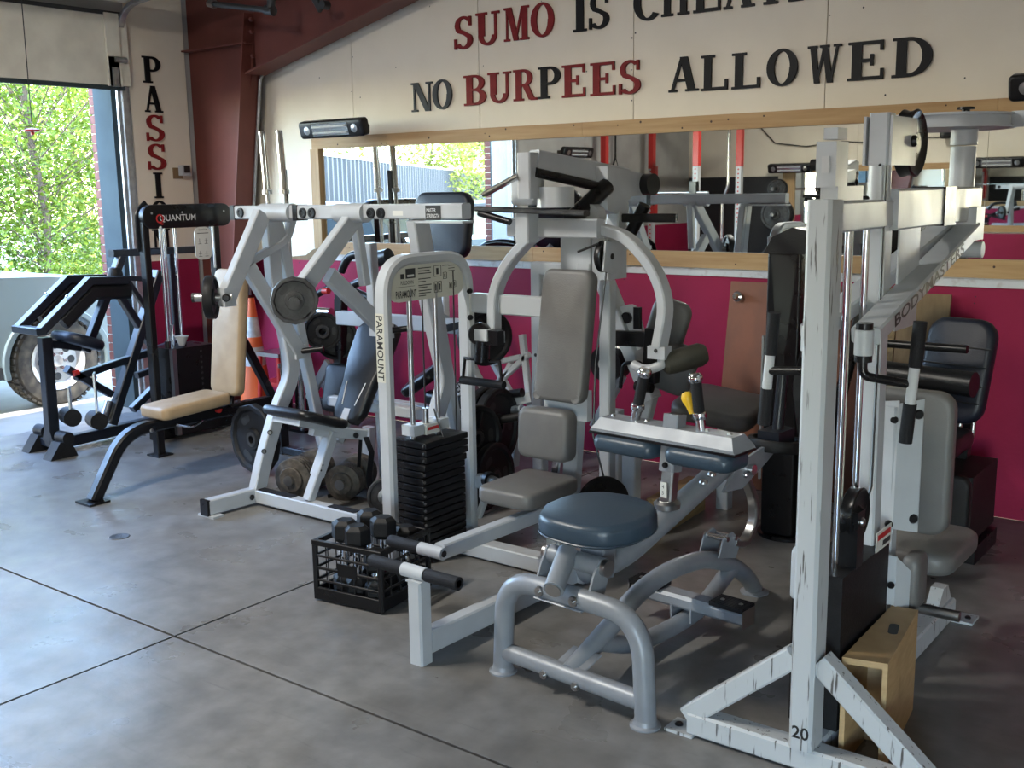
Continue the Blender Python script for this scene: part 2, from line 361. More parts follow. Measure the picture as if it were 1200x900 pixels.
# timber mirror frame
fy0, fy1 = BW-0.038, BW
def lumber(n, mtk, *a):
    return MB().bb(*a).build(n, mtk)
k = 1
for (z0, z1, cuts) in ((2.063, 2.150, (-6.42, -3.9, -1.42, 1.0, 3.4)), (1.257, 1.352, (-6.33, -4.3, -2.28, 0.16, 2.6))):
    for a, b in zip(cuts, cuts[1:]):
        o = MB().bb(a+0.001, b-0.001, fy0, fy1, z0, z1).build('trim_%d' % k, 'pine'); struct(o, 'pine lumber rail along the mirror edge'); k += 1
        kn = MB()
        for q in range(int((b-a)*3.2)):
            x = random.uniform(a+0.05, b-0.05); z = random.uniform(z0+0.015, z1-0.015)
            kn.lathe((x, fy0+0.0005, z), (0, -1, 0), [(0, 0.0012), (random.uniform(0.004, 0.009), 0.0008), (0, 0)], 8)
        kn.build('knots', 'knot', o)['kind'] = 'stuff'
o = struct(MB().bb(-6.44, -6.35, fy0, fy1, 1.30, 2.063).build('trim_%d' % k, 'pine_v'), 'upright pine board at the left end of the mirror'); k += 1
mr = thing('wall_mirror', 'long wall mirror in a pine frame above the pink wainscot', 'mirror', (-2.0, BW, 1.35))
for a, b in ((-6.35, -3.9), (-3.9, -1.46), (-1.46, 0.98), (0.98, 3.4)):
    MB().bb(a+0.001, b-0.001, BW-0.008, BW-0.002, 1.352, 2.063).build('mirror_pane', 'mirror', mr, smooth=0)
# left wall with the garage opening
wl = sroot('wall_left', 'white garage-side wall'); DY0, DY1, DZ = 1.70, 5.0, 2.72
MB().bb(LW-0.28, LW, DY1+0.07, BW+0.2, 0, 3.45).build('wall_section', 'greywall', wl)
MB().bb(LW-0.28, LW, RY-0.2, DY0, 0, 3.45).build('wall_section', 'greywall', wl)
MB().bb(LW-0.28, LW, DY0, DY1+0.07, DZ, 3.45).build('wall_section', 'greywall', wl)
MB().bb(LW, LW+0.012, RY, DY0-0.1, 0, 1.2).build('wainscot_board', 'pink', wl)
MB().bb(LW, LW+0.018, 5.13, 5.66, 0, 3.5).build('sign_board', 'wall', wl)
for y0, y1 in ((DY1, DY1+0.07), (DY0-0.07, DY0)):
    MB().bb(LW-0.30, LW-0.05, y0, y1, 0, DZ).build('door_jamb', 'jamb', wl)
bk = MB().bb(-0.055, 0.055, -0.1, 0.1, -0.032, 0.032).build('brick', 'brick', wl)
first = True
for yc, sg in ((DY1+0.06, 1), (DY0-0.06, -1)):
    MB().bb(LW-0.40, LW-0.30, yc-0.085+0.07*sg, yc+0.085+0.07*sg, 0, 3.0).build('brick_mortar', 'mortar', wl)
    for i in range(40):
        o = bk if first else dup(bk, wl); first = False
        o.location = (LW-0.355+random.uniform(-0.003, 0.003), yc+0.07*sg, 0.04+i*0.074)
# rear wall with an unseen opening added to light machine fronts, right wall, ceiling
wr = sroot('wall_rear', 'cream rear wall with black lower half')
for a, b in ((LW, -5.2), (-5.2, -3.98), (-3.98, -2.76), (-2.76, 0.65), (2.05, RW)):
    MB().bb(a+0.002, b-0.002, RY-0.2, RY, 0, 6).build('wall_panel', 'wall', wr)
MB().bb(0.65, 2.05, RY-0.2, RY, 2.1, 6).build('wall_panel', 'wall', wr)
MB().bb(LW+0.02, -6.3, RY, RY+0.02, 0, 1.85).build('black_wainscot', 'blackwall', wr)
MB().bb(-6.3, -0.8, RY, RY+0.015, 0, 1.1).build('pink_wainscot', 'pink', wr)
wg = sroot('wall_right', 'plain right wall')
MB().bb(RW, RW+0.2, RY-0.2, BW+0.2, 0, 6).build('wall_section', 'wall', wg)
ce = MB().prism([(LW-0.3, 3.36), (RW+0.2, 5.95), (RW+0.2, 6.1), (LW-0.3, 3.5)], (0, (RY+BW)/2, 0), Xp, Zp, BW-RY+0.6).build('ceiling', 'ceiling'); struct(ce)
# rear mirror in timber frame (seen in the front mirror)
rm = thing('rear_wall_mirror', 'mirror in a pine frame on the opposite wall, seen in reflection', 'mirror', (-4.0, RY, 1.2))
MB().bb(-6.05, -1.2, RY+0.002, RY+0.012, 1.20, 1.90).build('mirror_pane', 'mirror', rm, smooth=0)
MB().bb(-6.22, -1.1, RY+0.002, RY+0.04, 1.90, 1.98).build('frame_rail', 'pine', rm)
MB().bb(-6.22, -1.1, RY+0.002, RY+0.04, 1.12, 1.20).build('frame_rail', 'pine', rm)
MB().bb(-6.22, -6.05, RY+0.002, RY+0.04, 1.20, 1.90).build('frame_stile', 'pine_v', rm)
# maroon steel frame: tapered column and rafter
cy = 5.72
sc_ = sroot('trim_%d' % k, 'maroon steel rigid frame, tapered column and sloping rafter'); k += 1
inner = [(-7.36, 0.0), (-7.10, 1.64), (-6.96, 2.50), (-6.90, 2.66)]
rz = lambda x: 2.66+(x+6.85)*0.2355
MB().prism([(-7.69, 0), *inner, (-6.84, 3.4), (-7.69, 3.36)], (0, cy, 0), Xp, Zp, 0.014).build('column_web', 'maroon', sc_)
MB().sweep([(x, cy, z) for x, z in inner[:3]]+[(-6.86, cy, 3.1)], [(-0.1, -0.007), (0.1, -0.007), (0.1, 0.007), (-0.1, 0.007)], up=Xp).build('column_flange', 'maroon', sc_)
MB().prism([(-6.86, rz(-6.86)), (RW, rz(RW)), (RW, 6.0), (-6.86, 3.42)], (0, cy, 0), Xp, Zp, 0.014).build('rafter_web', 'maroon', sc_)
MB().sweep([(-6.88, cy, rz(-6.88)), (RW, cy, rz(RW))], [(-0.1, -0.007), (0.1, -0.007), (0.1, 0.007), (-0.1, 0.007)]).build('rafter_flange', 'maroon', sc_)
MB().bb(-7.69, -6.87, cy-0.09, cy, 2.876, 2.888).build('web_stiffener', 'maroon', sc_)
bl = MB()
for (x, z) in ((-6.84, 2.96), (-6.84, 2.78), (-6.835, 3.05)): bl.cyl((x+0.004, cy-0.06, z), (x+0.03, cy-0.06, z), 0.017, n=6)
bl.build('bolts', 'maroon', sc_)
tag(MB().tube([(-7.20, 5.80, 0.9), (-7.06, 5.80, 1.8), (-6.92, 5.80, 2.62), (-6.90, 5.84, 2.70)], 0.014).build('wall_conduit', 'galv'), 'thin grey conduit pipe running up beside the maroon column', 'pipe')
t = thing('gas_pipe', 'dark pipe with threaded fittings under the roof near the maroon column', 'pipe', (-6.5, 5.3, 3.06))
MB().tube([(-6.80, 5.3, 3.118), (-6.17, 5.3, 3.005)], 0.021).build('pipe', 'truck_dark', t)
MB().cyl((-6.86, 5.3, 3.128), (-6.79, 5.3, 3.116), 0.024, 0.032).build('cap', 'steel', t)
MB().cyl((-6.22, 5.3, 3.014), (-6.14, 5.3, 2.999), 0.034).cyl((-6.17, 5.3, 3.0), (-6.15, 5.3, 3.12), 0.03).build('elbow', 'truck_dark', t)
t = thing('beam_clamp', 'black clamp bracket hanging on the maroon rafter', 'bracket', (-5.9, 5.5, 3.0))
MB().beam((-5.97, 5.5, 3.14), (-5.87, 5.5, 3.0), 0.03, 0.05).build('arm', 'truck_dark', t); MB().cyl((-5.83, 5.47, 3.03), (-5.83, 5.53, 3.03), 0.03).build('bolt', 'truck_dark', t)
# garage door pulled up
gd = sroot('door_1', 'cream sectional garage door pulled up under the roof')
def dpanel(a, b, nrm):
    a, b = v3(a), v3(b); mid = (a+b)/2; L = (b-a).length; x = (b-a).normalized()
    mb = MB().box(mid+V((0, (DY0+DY1)/2+0.02, 0)), (L-0.006, DY1-DY0+0.16, 0.045), x, Yp, nrm)
    return mb.build('door_panel', 'door', gd)
dpanel((-7.645, 0, 2.565), (-7.645, 0, 3.10), Xp)
dpanel((-7.56, 0, 3.20), (-7.06, 0, 3.26), V((0.12, 0, -1)).normalized())
dpanel((-7.05, 0, 3.26), (-6.52, 0, 3.33), V((0.12, 0, -1)).normalized())
dpanel((-6.51, 0, 3.33), (-5.98, 0, 3.45), V((0.2, 0, -1)).normalized())
MB().bb(-7.67, -7.622, DY0-0.05, DY1+0.05, 2.535, 2.565).build('bottom_seal', 'jamb', gd)
MB().bb(-7.621, -7.612, DY0-0.05, DY1+0.05, 3.085, 3.115).build('panel_joint_strip', 'truck_dark', gd)
for y in (DY1+0.055, DY0-0.055):
    MB().path(fillet([(-7.655, y, 0), (-7.655, y, 3.15), (-5.6, y, 3.32)], 0.26, 8), 0.03, 0.05, up=Yp, r=0.004).build('track', 'galv', gd)
    MB().bb(-7.69, -7.67, y-0.05, y+0.06, 0, 2.9).build('track_flange', 'galv', gd)
MB().bb(-7.62, -7.60, DY1-0.09, DY1+0.0, 2.56, 2.78).bb(-7.60, -7.585, DY1-0.07, DY1-0.02, 2.56, 2.70).cyl((-7.60, DY1-0.04, 2.76), (-7.60, DY1+0.06, 2.76), 0.022).build('corner_bracket', 'galv', gd)
MB().bb(-7.62, -7.60, DY1-0.10, DY1+0.02, 2.56, 3.10).build('end_stile', 'door', gd)
t = thing('door_pull_cord', 'pull cord with a red handle hanging at the garage door', 'pull cord', (-7.5, 4.19, 2.2))
MB().tube([(-7.5, 4.19, 2.20), (-7.5, 4.195, 2.7), (-7.5, 4.2, 3.2)], 0.004, n=6).build('cord', 'truck_dark', t)
MB().lathe((-7.5, 4.19, 2.17), Zp, [(0, 0), (0.012, 0.0), (0.014, 0.018), (0.052, 0.025), (0.056, 0.035), (0.02, 0.045), (0, 0.05)], 20).build('handle', 'red', t)
t = thing('door_sensor', 'small white box with black face on a wood scrap beside the vertical lettering', 'sensor box', (-7.68, 5.53, 1.92))
MB().bb(-7.682, -7.672, 5.47, 5.56, 1.86, 1.95).build('wood_backing', 'board2', t); MB().bb(-7.672, -7.62, 5.52, 5.60, 1.885, 1.97).build('housing', 'plastic_white', t)
MB().bb(-7.618, -7.61, 5.535, 5.59, 1.91, 1.965).build('face', 'print', t)
# ---------------------------------------------------------------- wall lettering (slab-serif letters cut from sheet, each a thing)
def arc(cx, cy, rx, ry, a0, a1, tw, th, n=14):
    """a bowl stroke: polygon strip, thick tw at the sides and th at top/bottom"""
    o, i = [], []
    for k_ in range(n+1):
        a = math.radians(a0+(a1-a0)*k_/n); c, s = math.cos(a), math.sin(a)
        o.append((cx+rx*c, cy+ry*s)); i.append((cx+(rx-tw)*c, cy+(ry-th)*s))
    return [[o[j], o[j+1], i[j+1], i[j]] if a1 > a0 else [o[j+1], o[j], i[j], i[j+1]] for j in range(n)]
def R_(x0, x1, y0, y1): return [(x0, y0), (x1, y0), (x1, y1), (x0, y1)]
def Qd(x0, y0, x1, y1, w): return [(x0, y0), (x0+w, y0), (x1+w, y1), (x1, y1)]
T_, t_ = 0.22, 0.09
def stem(x, w=T_, y0=0, y1=1, s0=True, s1=True):
    o = [R_(x, x+w, y0, y1)]
    if s0: o.append(R_(x-0.09, x+w+0.09, y0, y0+0.07))
    if s1: o.append(R_(x-0.09, x+w+0.09, y1-0.07, y1))
    return o
GL = {
 'I': stem(0.09), 'H': stem(0.09)+stem(0.65)+[R_(0.3, 0.66, 0.46, 0.55)],
 'L': stem(0.09)+[R_(0.2, 0.80, 0, t_), R_(0.72, 0.80, 0, 0.30)],
 'E': stem(0.09)+[R_(0.2, 0.80, 0, t_), R_(0.73, 0.80, 0, 0.28), R_(0.2, 0.78, 1-t_, 1), R_(0.71, 0.78, 0.74, 1), R_(0.2, 0.56, 0.46, 0.55), R_(0.50, 0.57, 0.36, 0.66)],
 'T': stem(0.32, s1=False)+[R_(0, 0.86, 1-t_, 1), R_(0, 0.07, 0.72, 1), R_(0.79, 0.86, 0.72, 1)],
 'U': [R_(0.09, 0.09+T_, 0.28, 1), R_(0, 0.40, 0.93, 1), R_(0.66, 0.74, 0.28, 1), R_(0.56, 0.84, 0.93, 1)]+arc(0.415, 0.30, 0.325, 0.31, 180, 360, 0.16, 0.09),
 'O': arc(0.43, 0.5, 0.43, 0.51, 0, 360, 0.21, 0.075, 32),
 'C': arc(0.43, 0.5, 0.43, 0.51, 50, 318, 0.21, 0.075, 26)+[R_(0.66, 0.74, 0.66, 0.98)],
 'G': arc(0.43, 0.5, 0.43, 0.51, 50, 318, 0.21, 0.075, 26)+[R_(0.66, 0.74, 0.66, 0.98), R_(0.55, 0.80, 0.05, 0.45)],
 'D': stem(0.09)+arc(0.36, 0.5, 0.50, 0.5, -90, 90, 0.21, 0.085, 18)+[R_(0.2, 0.37, 0, 0.085), R_(0.2, 0.37, 0.915, 1)],
 'P': stem(0.09)+arc(0.42, 0.715, 0.36, 0.285, -90, 90, 0.20, 0.08)+[R_(0.2, 0.43, 0.43, 0.51), R_(0.2, 0.43, 0.92, 1)],
 'B': stem(0.09)+arc(0.40, 0.735, 0.34, 0.265, -90, 90, 0.19, 0.08)+arc(0.42, 0.27, 0.38, 0.27, -90, 90, 0.20, 0.08)+[R_(0.2, 0.43, 0.47, 0.545), R_(0.2, 0.42, 0.92, 1), R_(0.2, 0.43, 0, 0.08)],
 'R': stem(0.09)+arc(0.40, 0.725, 0.34, 0.275, -90, 90, 0.19, 0.08)+[R_(0.2, 0.42, 0.45, 0.53), R_(0.2, 0.42, 0.92, 1), Qd(0.62, 0.02, 0.36, 0.50, 0.22), R_(0.68, 0.92, 0, 0.08)],
 'A': [Qd(0.06, 0.0, 0.36, 1.0, 0.09), Qd(0.60, 0.0, 0.34, 1.0, 0.23), R_(0.24, 0.66, 0.29, 0.37), R_(0, 0.26, 0, 0.065), R_(0.52, 0.92, 0, 0.065)],
 'N': [R_(0.10, 0.18, 0, 1), R_(0.76, 0.84, 0, 1), Qd(0.62, 0.0, 0.08, 1.0, 0.23), R_(0, 0.28, 0, 0.065), R_(0.0, 0.24, 0.935, 1), R_(0.66, 0.94, 0.935, 1)],
 'M': [R_(0.09, 0.16, 0, 1), R_(0.78, 1.0, 0, 1), Qd(0.42, 0.0, 0.10, 1.0, 0.22), Qd(0.46, 0.0, 0.76, 1.0, 0.08), R_(0, 0.25, 0, 0.065), R_(0.70, 1.08, 0, 0.065), R_(0.0, 0.28, 0.935, 1), R_(0.76, 1.08, 0.935, 1)],
 'W': [Qd(0.26, 0.0, 0.08, 1.0, 0.20), Qd(0.32, 0.0, 0.56, 1.0, 0.08), Qd(0.72, 0.0, 0.50, 1.0, 0.20), Qd(0.80, 0.0, 1.02, 1.0, 0.08), R_(0, 0.34, 0.935, 1), R_(0.44, 0.76, 0.935, 1), R_(0.92, 1.2, 0.935, 1)],
 'S': arc(0.38, 0.745, 0.33, 0.265, 35, 200, 0.17, 0.085)+arc(0.37, 0.265, 0.36, 0.275, -150, 30, 0.19, 0.085)+[[(0.055, 0.66), (0.16, 0.50), (0.40, 0.42), (0.30, 0.60)], [(0.30, 0.60), (0.40, 0.42), (0.58, 0.30), (0.66, 0.42)], [(0.555, 0.28), (0.73, 0.27), (0.68, 0.40), (0.52, 0.42)], [(0.05, 0.72), (0.22, 0.72), (0.25, 0.60), (0.10, 0.56)], R_(0.60, 0.68, 0.70, 0.99), R_(0.02, 0.10, 0.0, 0.32)],
}
def letter(ch, o, u, w, h, mt, label, group, width=None, thick=0.012):
    polys = GL[ch]; xs_ = [p[0] for q in polys for p in q]; x0, x1 = min(xs_), max(xs_); sx_ = width/(x1-x0) if width else h
    mb = MB(); o, u, w = v3(o), v3(u), v3(w)
    for k_, q in enumerate(polys): mb.prism([((x-x0)*sx_, y*h) for x, y in q], (0, 0, 0), u, w, thick+0.0003*k_)
    ob = mb.build('wall_letter', mt, smooth=0); ob.location = o + u.cross(w).normalized()*(thick/2)
    tag(ob, label, 'letter', group); return ob
def row(items, ym0, x0, slope, z, h, group):
    seen = {}
    for ch, a, b, mt, lab in items:
        y_ = ym0+(0.5*(a+b)-x0)*slope
        A = pY(a, y_, BW-0.006); B = pY(b, y_, BW-0.006)
        c = 0.5*(a+b); zz = z[-1][1]
        for (p0, z0), (p1, z1) in zip(z, z[1:]):
            if p0 <= c <= p1: zz = z0+(z1-z0)*(c-p0)/(p1-p0)
        letter(ch, (A.x, BW-0.001, zz), Xp, Zp, h, mt, lab, group, B.x-A.x)
K, G_, C_ = 'letter_black', 'letter_grey', 'crimson'
row([('N', 482.5, 507, G_, 'charcoal wall letter N starting the word NO'), ('O', 507.5, 530, G_, 'charcoal wall letter O ending the word NO'),
 ('B', 544, 570, C_, 'red wall letter B starting BURPEES'), ('U', 572, 599, C_, 'red wall letter U in BURPEES'), ('R', 602, 629.5, C_, 'red wall letter R in BURPEES'),
 ('P', 631, 657, K, 'black wall letter P in the middle of the red BURPEES'), ('E', 659, 686, C_, 'red wall letter E right after the black P of BURPEES'), ('E', 692, 721, C_, 'red wall letter E just before the S of BURPEES'),
 ('S', 726, 751, C_, 'red wall letter S ending BURPEES'), ('A', 784, 819, K, 'black wall letter A starting ALLOWED'), ('L', 822, 853, K, 'black wall letter L next to the A of ALLOWED'),
 ('L', 858, 891, K, 'black wall letter L next to the O of ALLOWED'), ('O', 899, 935, K, 'black wall letter O in ALLOWED'), ('W', 946.5, 986, K, 'black wall letter W in ALLOWED'),
 ('E', 994, 1036, K, 'black wall letter E in ALLOWED'), ('D', 1046, 1093, K, 'black wall letter D ending ALLOWED')], 112, 497, -0.083, [(482, 2.288), (560, 2.308), (640, 2.316), (740, 2.306), (860, 2.288), (1094, 2.288)], 0.200, 'letters of the lower wall slogan')
row([('S', 533, 554, C_, 'red wall letter S starting SUMO'), ('U', 558, 585.5, C_, 'red wall letter U in SUMO'), ('M', 591, 620, C_, 'red wall letter M in SUMO'), ('O', 622.5, 649.5, C_, 'red wall letter O ending SUMO'),
 ('I', 672, 687.5, K, 'black wall letter I of the word IS'), ('S', 691, 714, K, 'black wall letter S ending the word IS'), ('C', 743, 772, K, 'black wall letter C cut by the top frame edge, starting CHEATING'),
 ('H', 775.5, 808, K, 'black wall letter H next to the C of CHEATING'), ('E', 813, 844.5, K, 'black wall letter E of CHEATING'), ('A', 848.6, 885, K, 'black wall letter A of CHEATING'), ('T', 886, 922, K, 'black wall letter T of CHEATING'),
 ('I', 925, 942, K, 'black wall letter I of CHEATING'), ('N', 946, 982, K, 'black wall letter N of CHEATING'), ('G', 988, 1020, K, 'black wall letter G ending CHEATING')], 38, 543, -0.15, [(533, 2.683), (600, 2.700), (690, 2.710), (790, 2.737), (1000, 2.735)], 0.212, 'letters of the upper wall slogan')
z = 2.612
for i, (ch, mt) in enumerate(zip('PASSION', (K, K, C_, C_, K, K, K))):
    wd = 0.08 if ch == 'I' else 0.165
    letter(ch, (LW+0.0185, 5.335-wd/2-0.012*i*0.3, z-0.2265*i), Yp, Zp, 0.205, mt,
           ['black letter P topping the vertical word PASSION', 'black letter A of the vertical word PASSION', 'upper red letter S of the vertical word PASSION', 'lower red letter S of the vertical word PASSION', 'black letter I of the vertical word PASSION', 'black letter O of PASSION half hidden by the black tower', 'black letter N of PASSION behind the black tower'][i], 'letters of the vertical word by the garage door', wd)
# ---------------------------------------------------------------- infrared heaters
def heater(c, length, label, out=(0, -1, 0), tilt=0.25):
    c = v3(c); out = v3(out); u = Zp.cross(out)*-1
    nrm = (out*math.cos(tilt)-Zp*math.sin(tilt)).normalized(); up = u.cross(nrm)*-1
    if up.z < 0: up = -up
    t = thing('infrared_heater', label, 'heater', tuple(c))
    MB().pad(c, u, up, length, 0.125, 0.075, 0.025, 0.015).build('housing', 'black', t)
    MB().box(c+nrm*0.036, (length*0.56, 0.085, 0.008), u, up, nrm).build('reflector', 'heater_glass', t)
    for s_ in (-0.022, 0.022): MB().cyl(c+nrm*0.046+up*s_-u*length*0.26, c+nrm*0.046+up*s_+u*length*0.26, 0.008, n=10).build('element', 'plastic_white', t)
    for s_ in (-1, 1): MB().lathe(c+nrm*0.036+u*(s_*length*0.37), nrm, [(0, 0.006), (0.014, 0.006), (0.018, 0.004), (0.03, 0.004), (0.032, 0)], 20).build('end_emblem', 'steel', t)
    MB().beam(c-nrm*0.03+u*length*0.30, c-out*0.16+u*length*0.30, 0.02, 0.05).beam(c-nrm*0.03-u*length*0.30, c-out*0.16-u*length*0.30, 0.02, 0.05).build('bracket', 'rust', t)
    return t
heater((-5.87, 5.57, 2.190), 0.66, 'black bar heater with silver elements on the wall left of the word NO')
heater((-1.02, 5.68, 2.185), 0.62, 'black bar heater at the right frame edge on the white wall')
heater((-7.5, 0.62, 2.16), 0.62, 'black bar heater on the garage-side wall, seen in the mirror', (1, 0, 0))
heater((-6.05, -2.4, 1.955), 0.62, 'black bar heater above the black wall section, seen in the mirror', (0, 1, 0))
heater((-3.4, -2.4, 1.965), 0.62, 'black bar heater above the rear mirror, seen in the mirror at right', (0, 1, 0))

# ---------------------------------------------------------------- unseen strip-shaped fill light, added under the roof to brighten the interior
def strip(c, label):
    c = v3(c); t = thing('added_fill_light', label, 'added fill light', tuple(c))
    MB().bb(c.x-0.08, c.x+0.08, c.y-0.62, c.y+0.62, c.z, c.z+0.06).build('housing', 'plastic_white', t)
    E = D.materials.new('fill_glow'); E.use_nodes = True; b = E.node_tree.nodes['Principled BSDF']; b.inputs['Emission Color'].default_value = (1, 0.97, 0.9, 1); b.inputs['Emission Strength'].default_value = 3.0
    for s_ in (-0.035, 0.035): MB().cyl((c.x+s_, c.y-0.6, c.z-0.02), (c.x+s_, c.y+0.6, c.z-0.02), 0.016, n=12).build('tube', E, t)
    for s_ in (-0.5, 0.5): MB().cyl((c.x, c.y+s_, c.z+0.05), (c.x, c.y+s_, 3.36+0.2215*(c.x-LW+0.3)), 0.006, n=6).build('hanger', 'galv', t)
    l = D.lights.new('fill_lamp', 'AREA'); l.shape = 'RECTANGLE'; l.size = 0.14; l.size_y = 1.2; l.energy = 15; l.color = (1, 0.95, 0.86); l.spread = math.radians(178)
    o = D.objects.new('fill_lamp', l); COL.objects.link(o); o.location = c-V((0, 0, 0.05)); o.parent = None
strip((-4.4, 1.2, 3.85), 'added strip-shaped fill light, out of view under the roof over the middle of the room')
# ================================================================ OUTSIDE
yd = sroot('ground', 'pale concrete yard around the building')
MB().bb(-90, LW-0.28, -95, 40, -0.3, -0.03).build('yard', 'asphalt', yd); MB().bb(LW-0.28, 40, -60, RY-0.2, -0.3, -0.03).build('yard', 'asphalt', yd); MB().bb(RW+0.2, 40, RY-0.2, 40, -0.3, -0.03).build('yard', 'asphalt', yd)
def tree(c, h, r, nl, mt, label, group, seed, low=0.35, ls=0.13):
    rnd = random.Random(seed); c = v3(c); t = thing('tree', label, 'tree', tuple(c), group)
    tr = MB().tube([c, c+V((0.05, 0.1, h*0.3)), c+V((-0.05, 0.0, h*0.55)), c+V((0.1, -0.1, h*0.8))], 0.05, n=8)
    cl = []
    for i in range(44):
        a = rnd.uniform(0, 6.28); zz = rnd.uniform(low, 1.0)*h; rr = r*math.sqrt(max(0.05, 1-((zz/h-0.62)/0.55)**2))*rnd.uniform(0.35, 1.0)
        p = c+V((rr*math.cos(a), rr*math.sin(a), zz)); cl.append(p); b = c+V((0, 0, max(0.2, zz*0.62)))
        tr.tube([b, (b+p)/2+V((0, 0, 0.15)), p], 0.010, n=5)
    tr.build('trunk', 'bark', t)
    vs, fs = [], []
    for i in range(nl):
        q = rnd.choice(cl); d = V((rnd.gauss(0, 1), rnd.gauss(0, 1), rnd.gauss(0, 0.8)))*(r*0.30); p = q+d
        if p.z < 0.15: p.z = 0.15+rnd.random()*0.3
        a = V((rnd.uniform(-1, 1), rnd.uniform(-1, 1), rnd.uniform(-0.8, 0.3))).normalized(); s, u = perp(a, V((rnd.uniform(-.5, .5), rnd.uniform(-.5, .5), 1)))
        L = ls*rnd.uniform(0.6, 1.3); w = L*0.24; b = len(vs)
        vs += [p, p+a*L*0.5+s*w-u*w*0.35, p+a*L, p+a*L*0.5-s*w-u*w*0.35, p+a*L*0.5]
        fs += [(b, b+1, b+4), (b+1, b+2, b+4), (b+2, b+3, b+4), (b+3, b, b+4)]
    mb = MB(); mb.v = vs; mb.f = fs; o = mb.build('foliage', mt, t, smooth=0); o['kind'] = 'stuff'
    return t
tree((-14.2, 7.9, -0.03), 4.8, 2.1, 30000, 'leaf', 'green leafy tree filling the left side of the open garage doorway', 'trees outside the garage door', 1, 0.06, 0.11)
tree((-20.5, 12.3, -0.03), 4.6, 2.0, 28000, 'leaf2', 'lime green tree filling the right side of the open garage doorway', 'trees outside the garage door', 2, 0.06, 0.11)
tree((-28.0, 15.6, -0.03), 7.4, 2.6, 16000, 'leaf', 'taller dark green tree standing behind the lime green tree outside', 'trees outside the garage door', 3, 0.2)
tree((-27.0, -18.6, -0.03), 4.3, 2.4, 6000, 'leaf2', 'yellow green tree rising behind the corrugated fence, seen in the mirror', 'trees behind the fence', 4, 0.4, 0.2)
tree((-30.0, -24.6, -0.03), 4.2, 2.2, 5000, 'leaf', 'mid green tree behind the far end of the fence, seen in the mirror', 'trees behind the fence', 5, 0.4, 0.2)
tree((-24.0, -10.6, -0.03), 3.3, 1.5, 3500, 'leaf', 'low green treetop at the near end of the fence, seen in the mirror', 'trees behind the fence', 6, 0.4, 0.18)
# corrugated fence running away from the gym
a, b = V((-13.9, -0.4, 0)), V((-40.0, -39.9, 0)); d = (b-a).normalized(); nr = V((-d.y, d.x, 0))
t = thing('corrugated_fence', 'grey corrugated metal fence across the yard, seen in the mirror', 'fence', tuple(a))
L = (b-a).length; N = 470; vs, fs = [], []
for i in range(N+1):
    p = a+d*(L*i/N)+nr*(0.035 if i % 4 in (0, 1) else -0.035)
    vs += [p+V((0, 0, -0.03)), p+V((0, 0, 2.38)), p+nr*0.02+V((0, 0, -0.03)), p+nr*0.02+V((0, 0, 2.38))]
    if i:
        q = 4*(i-1); fs += [(q, q+4, q+5, q+1), (q+2, q+3, q+7, q+6), (q+1, q+5, q+7, q+3)]
mb = MB(); mb.v = vs; mb.f = fs; mb.build('corrugated_sheet', 'fence', t, smooth=0)
MB().beam(a+V((0, 0, 2.40)), b+V((0, 0, 2.40)), 0.10, 0.05).build('top_rail', 'galv', t)
t = thing('utility_shed', 'low pale yellow block shed in front of the fence, seen in the mirror', 'shed', (-13.5, -5.0, 0))
MB().bb(-15.5, -12.3, -7.2, -3.2, -0.03, 1.40).build('walls', 'beige_wall', t); MB().bb(-15.6, -12.2, -7.3, -3.1, 1.40, 1.48).build('roof', 'fence', t)
MB().bb(-12.29, -12.26, -4.6, -3.9, -0.03, 1.2).build('shed_door', 'beige_wall', t)
t = thing('billboard', 'red and white roadside billboard above the fence, seen in the mirror', 'billboard', (-40, -39, 0))
bd = V((0.83, -0.55, 0)).normalized(); bc = V((-40.0, -38.4, 4.35))
MB().box(bc, (4.6, 0.2, 1.5), bd, Zp.cross(bd), Zp).build('board', 'print_white', t)
nb_ = Zp.cross(bd); nb_ = nb_ if nb_.y > 0 else -nb_
MB().box(bc+nb_*0.12+V((0, 0, 0.2)), (4.3, 0.03, 0.9), bd, Zp.cross(bd), Zp).build('red_panel', 'red', t)
for s_ in (-1.3, 1.3): MB().cyl(bc+bd*s_+V((0, 0, -4.4)), bc+bd*s_+V((0, 0, -0.7)), 0.12).build('post', 'galv', t)
# pickup parked along the opening (front towards +Y)
TX = -8.62
pk = thing('pickup_truck', 'silver blue pickup truck parked right outside the garage opening', 'pickup truck', (-9.5, 3.0, -0.03))
prof = [(0.55, 0.42), (0.5, 1.16), (2.55, 1.20), (2.60, 1.22), (2.9, 1.60), (3.35, 1.66), (3.95, 1.60), (4.42, 1.14), (4.85, 1.12), (5.30, 1.06), (5.46, 0.98), (5.50, 0.62), (5.46, 0.38), (5.30, 0.30)]
def side_poly(x):
    lo = [(5.34, 0.32)]
    for k_ in range(11):
        an = math.radians(-12+204*k_/10); lo.append((4.86+0.46*math.cos(an), 0.37+0.44*math.sin(an)))
    lo += [(4.38, 0.28), (1.95, 0.28)]
    for k_ in range(11):
        an = math.radians(-12+204*k_/10); lo.append((1.46+0.46*math.cos(an), 0.37+0.44*math.sin(an)))
    lo += [(0.95, 0.36)]
    return lo
outline = prof[:1]+prof[1:-1]
poly = outline + side_poly(0)
pp = [(y, z) for y, z in poly][::-1]
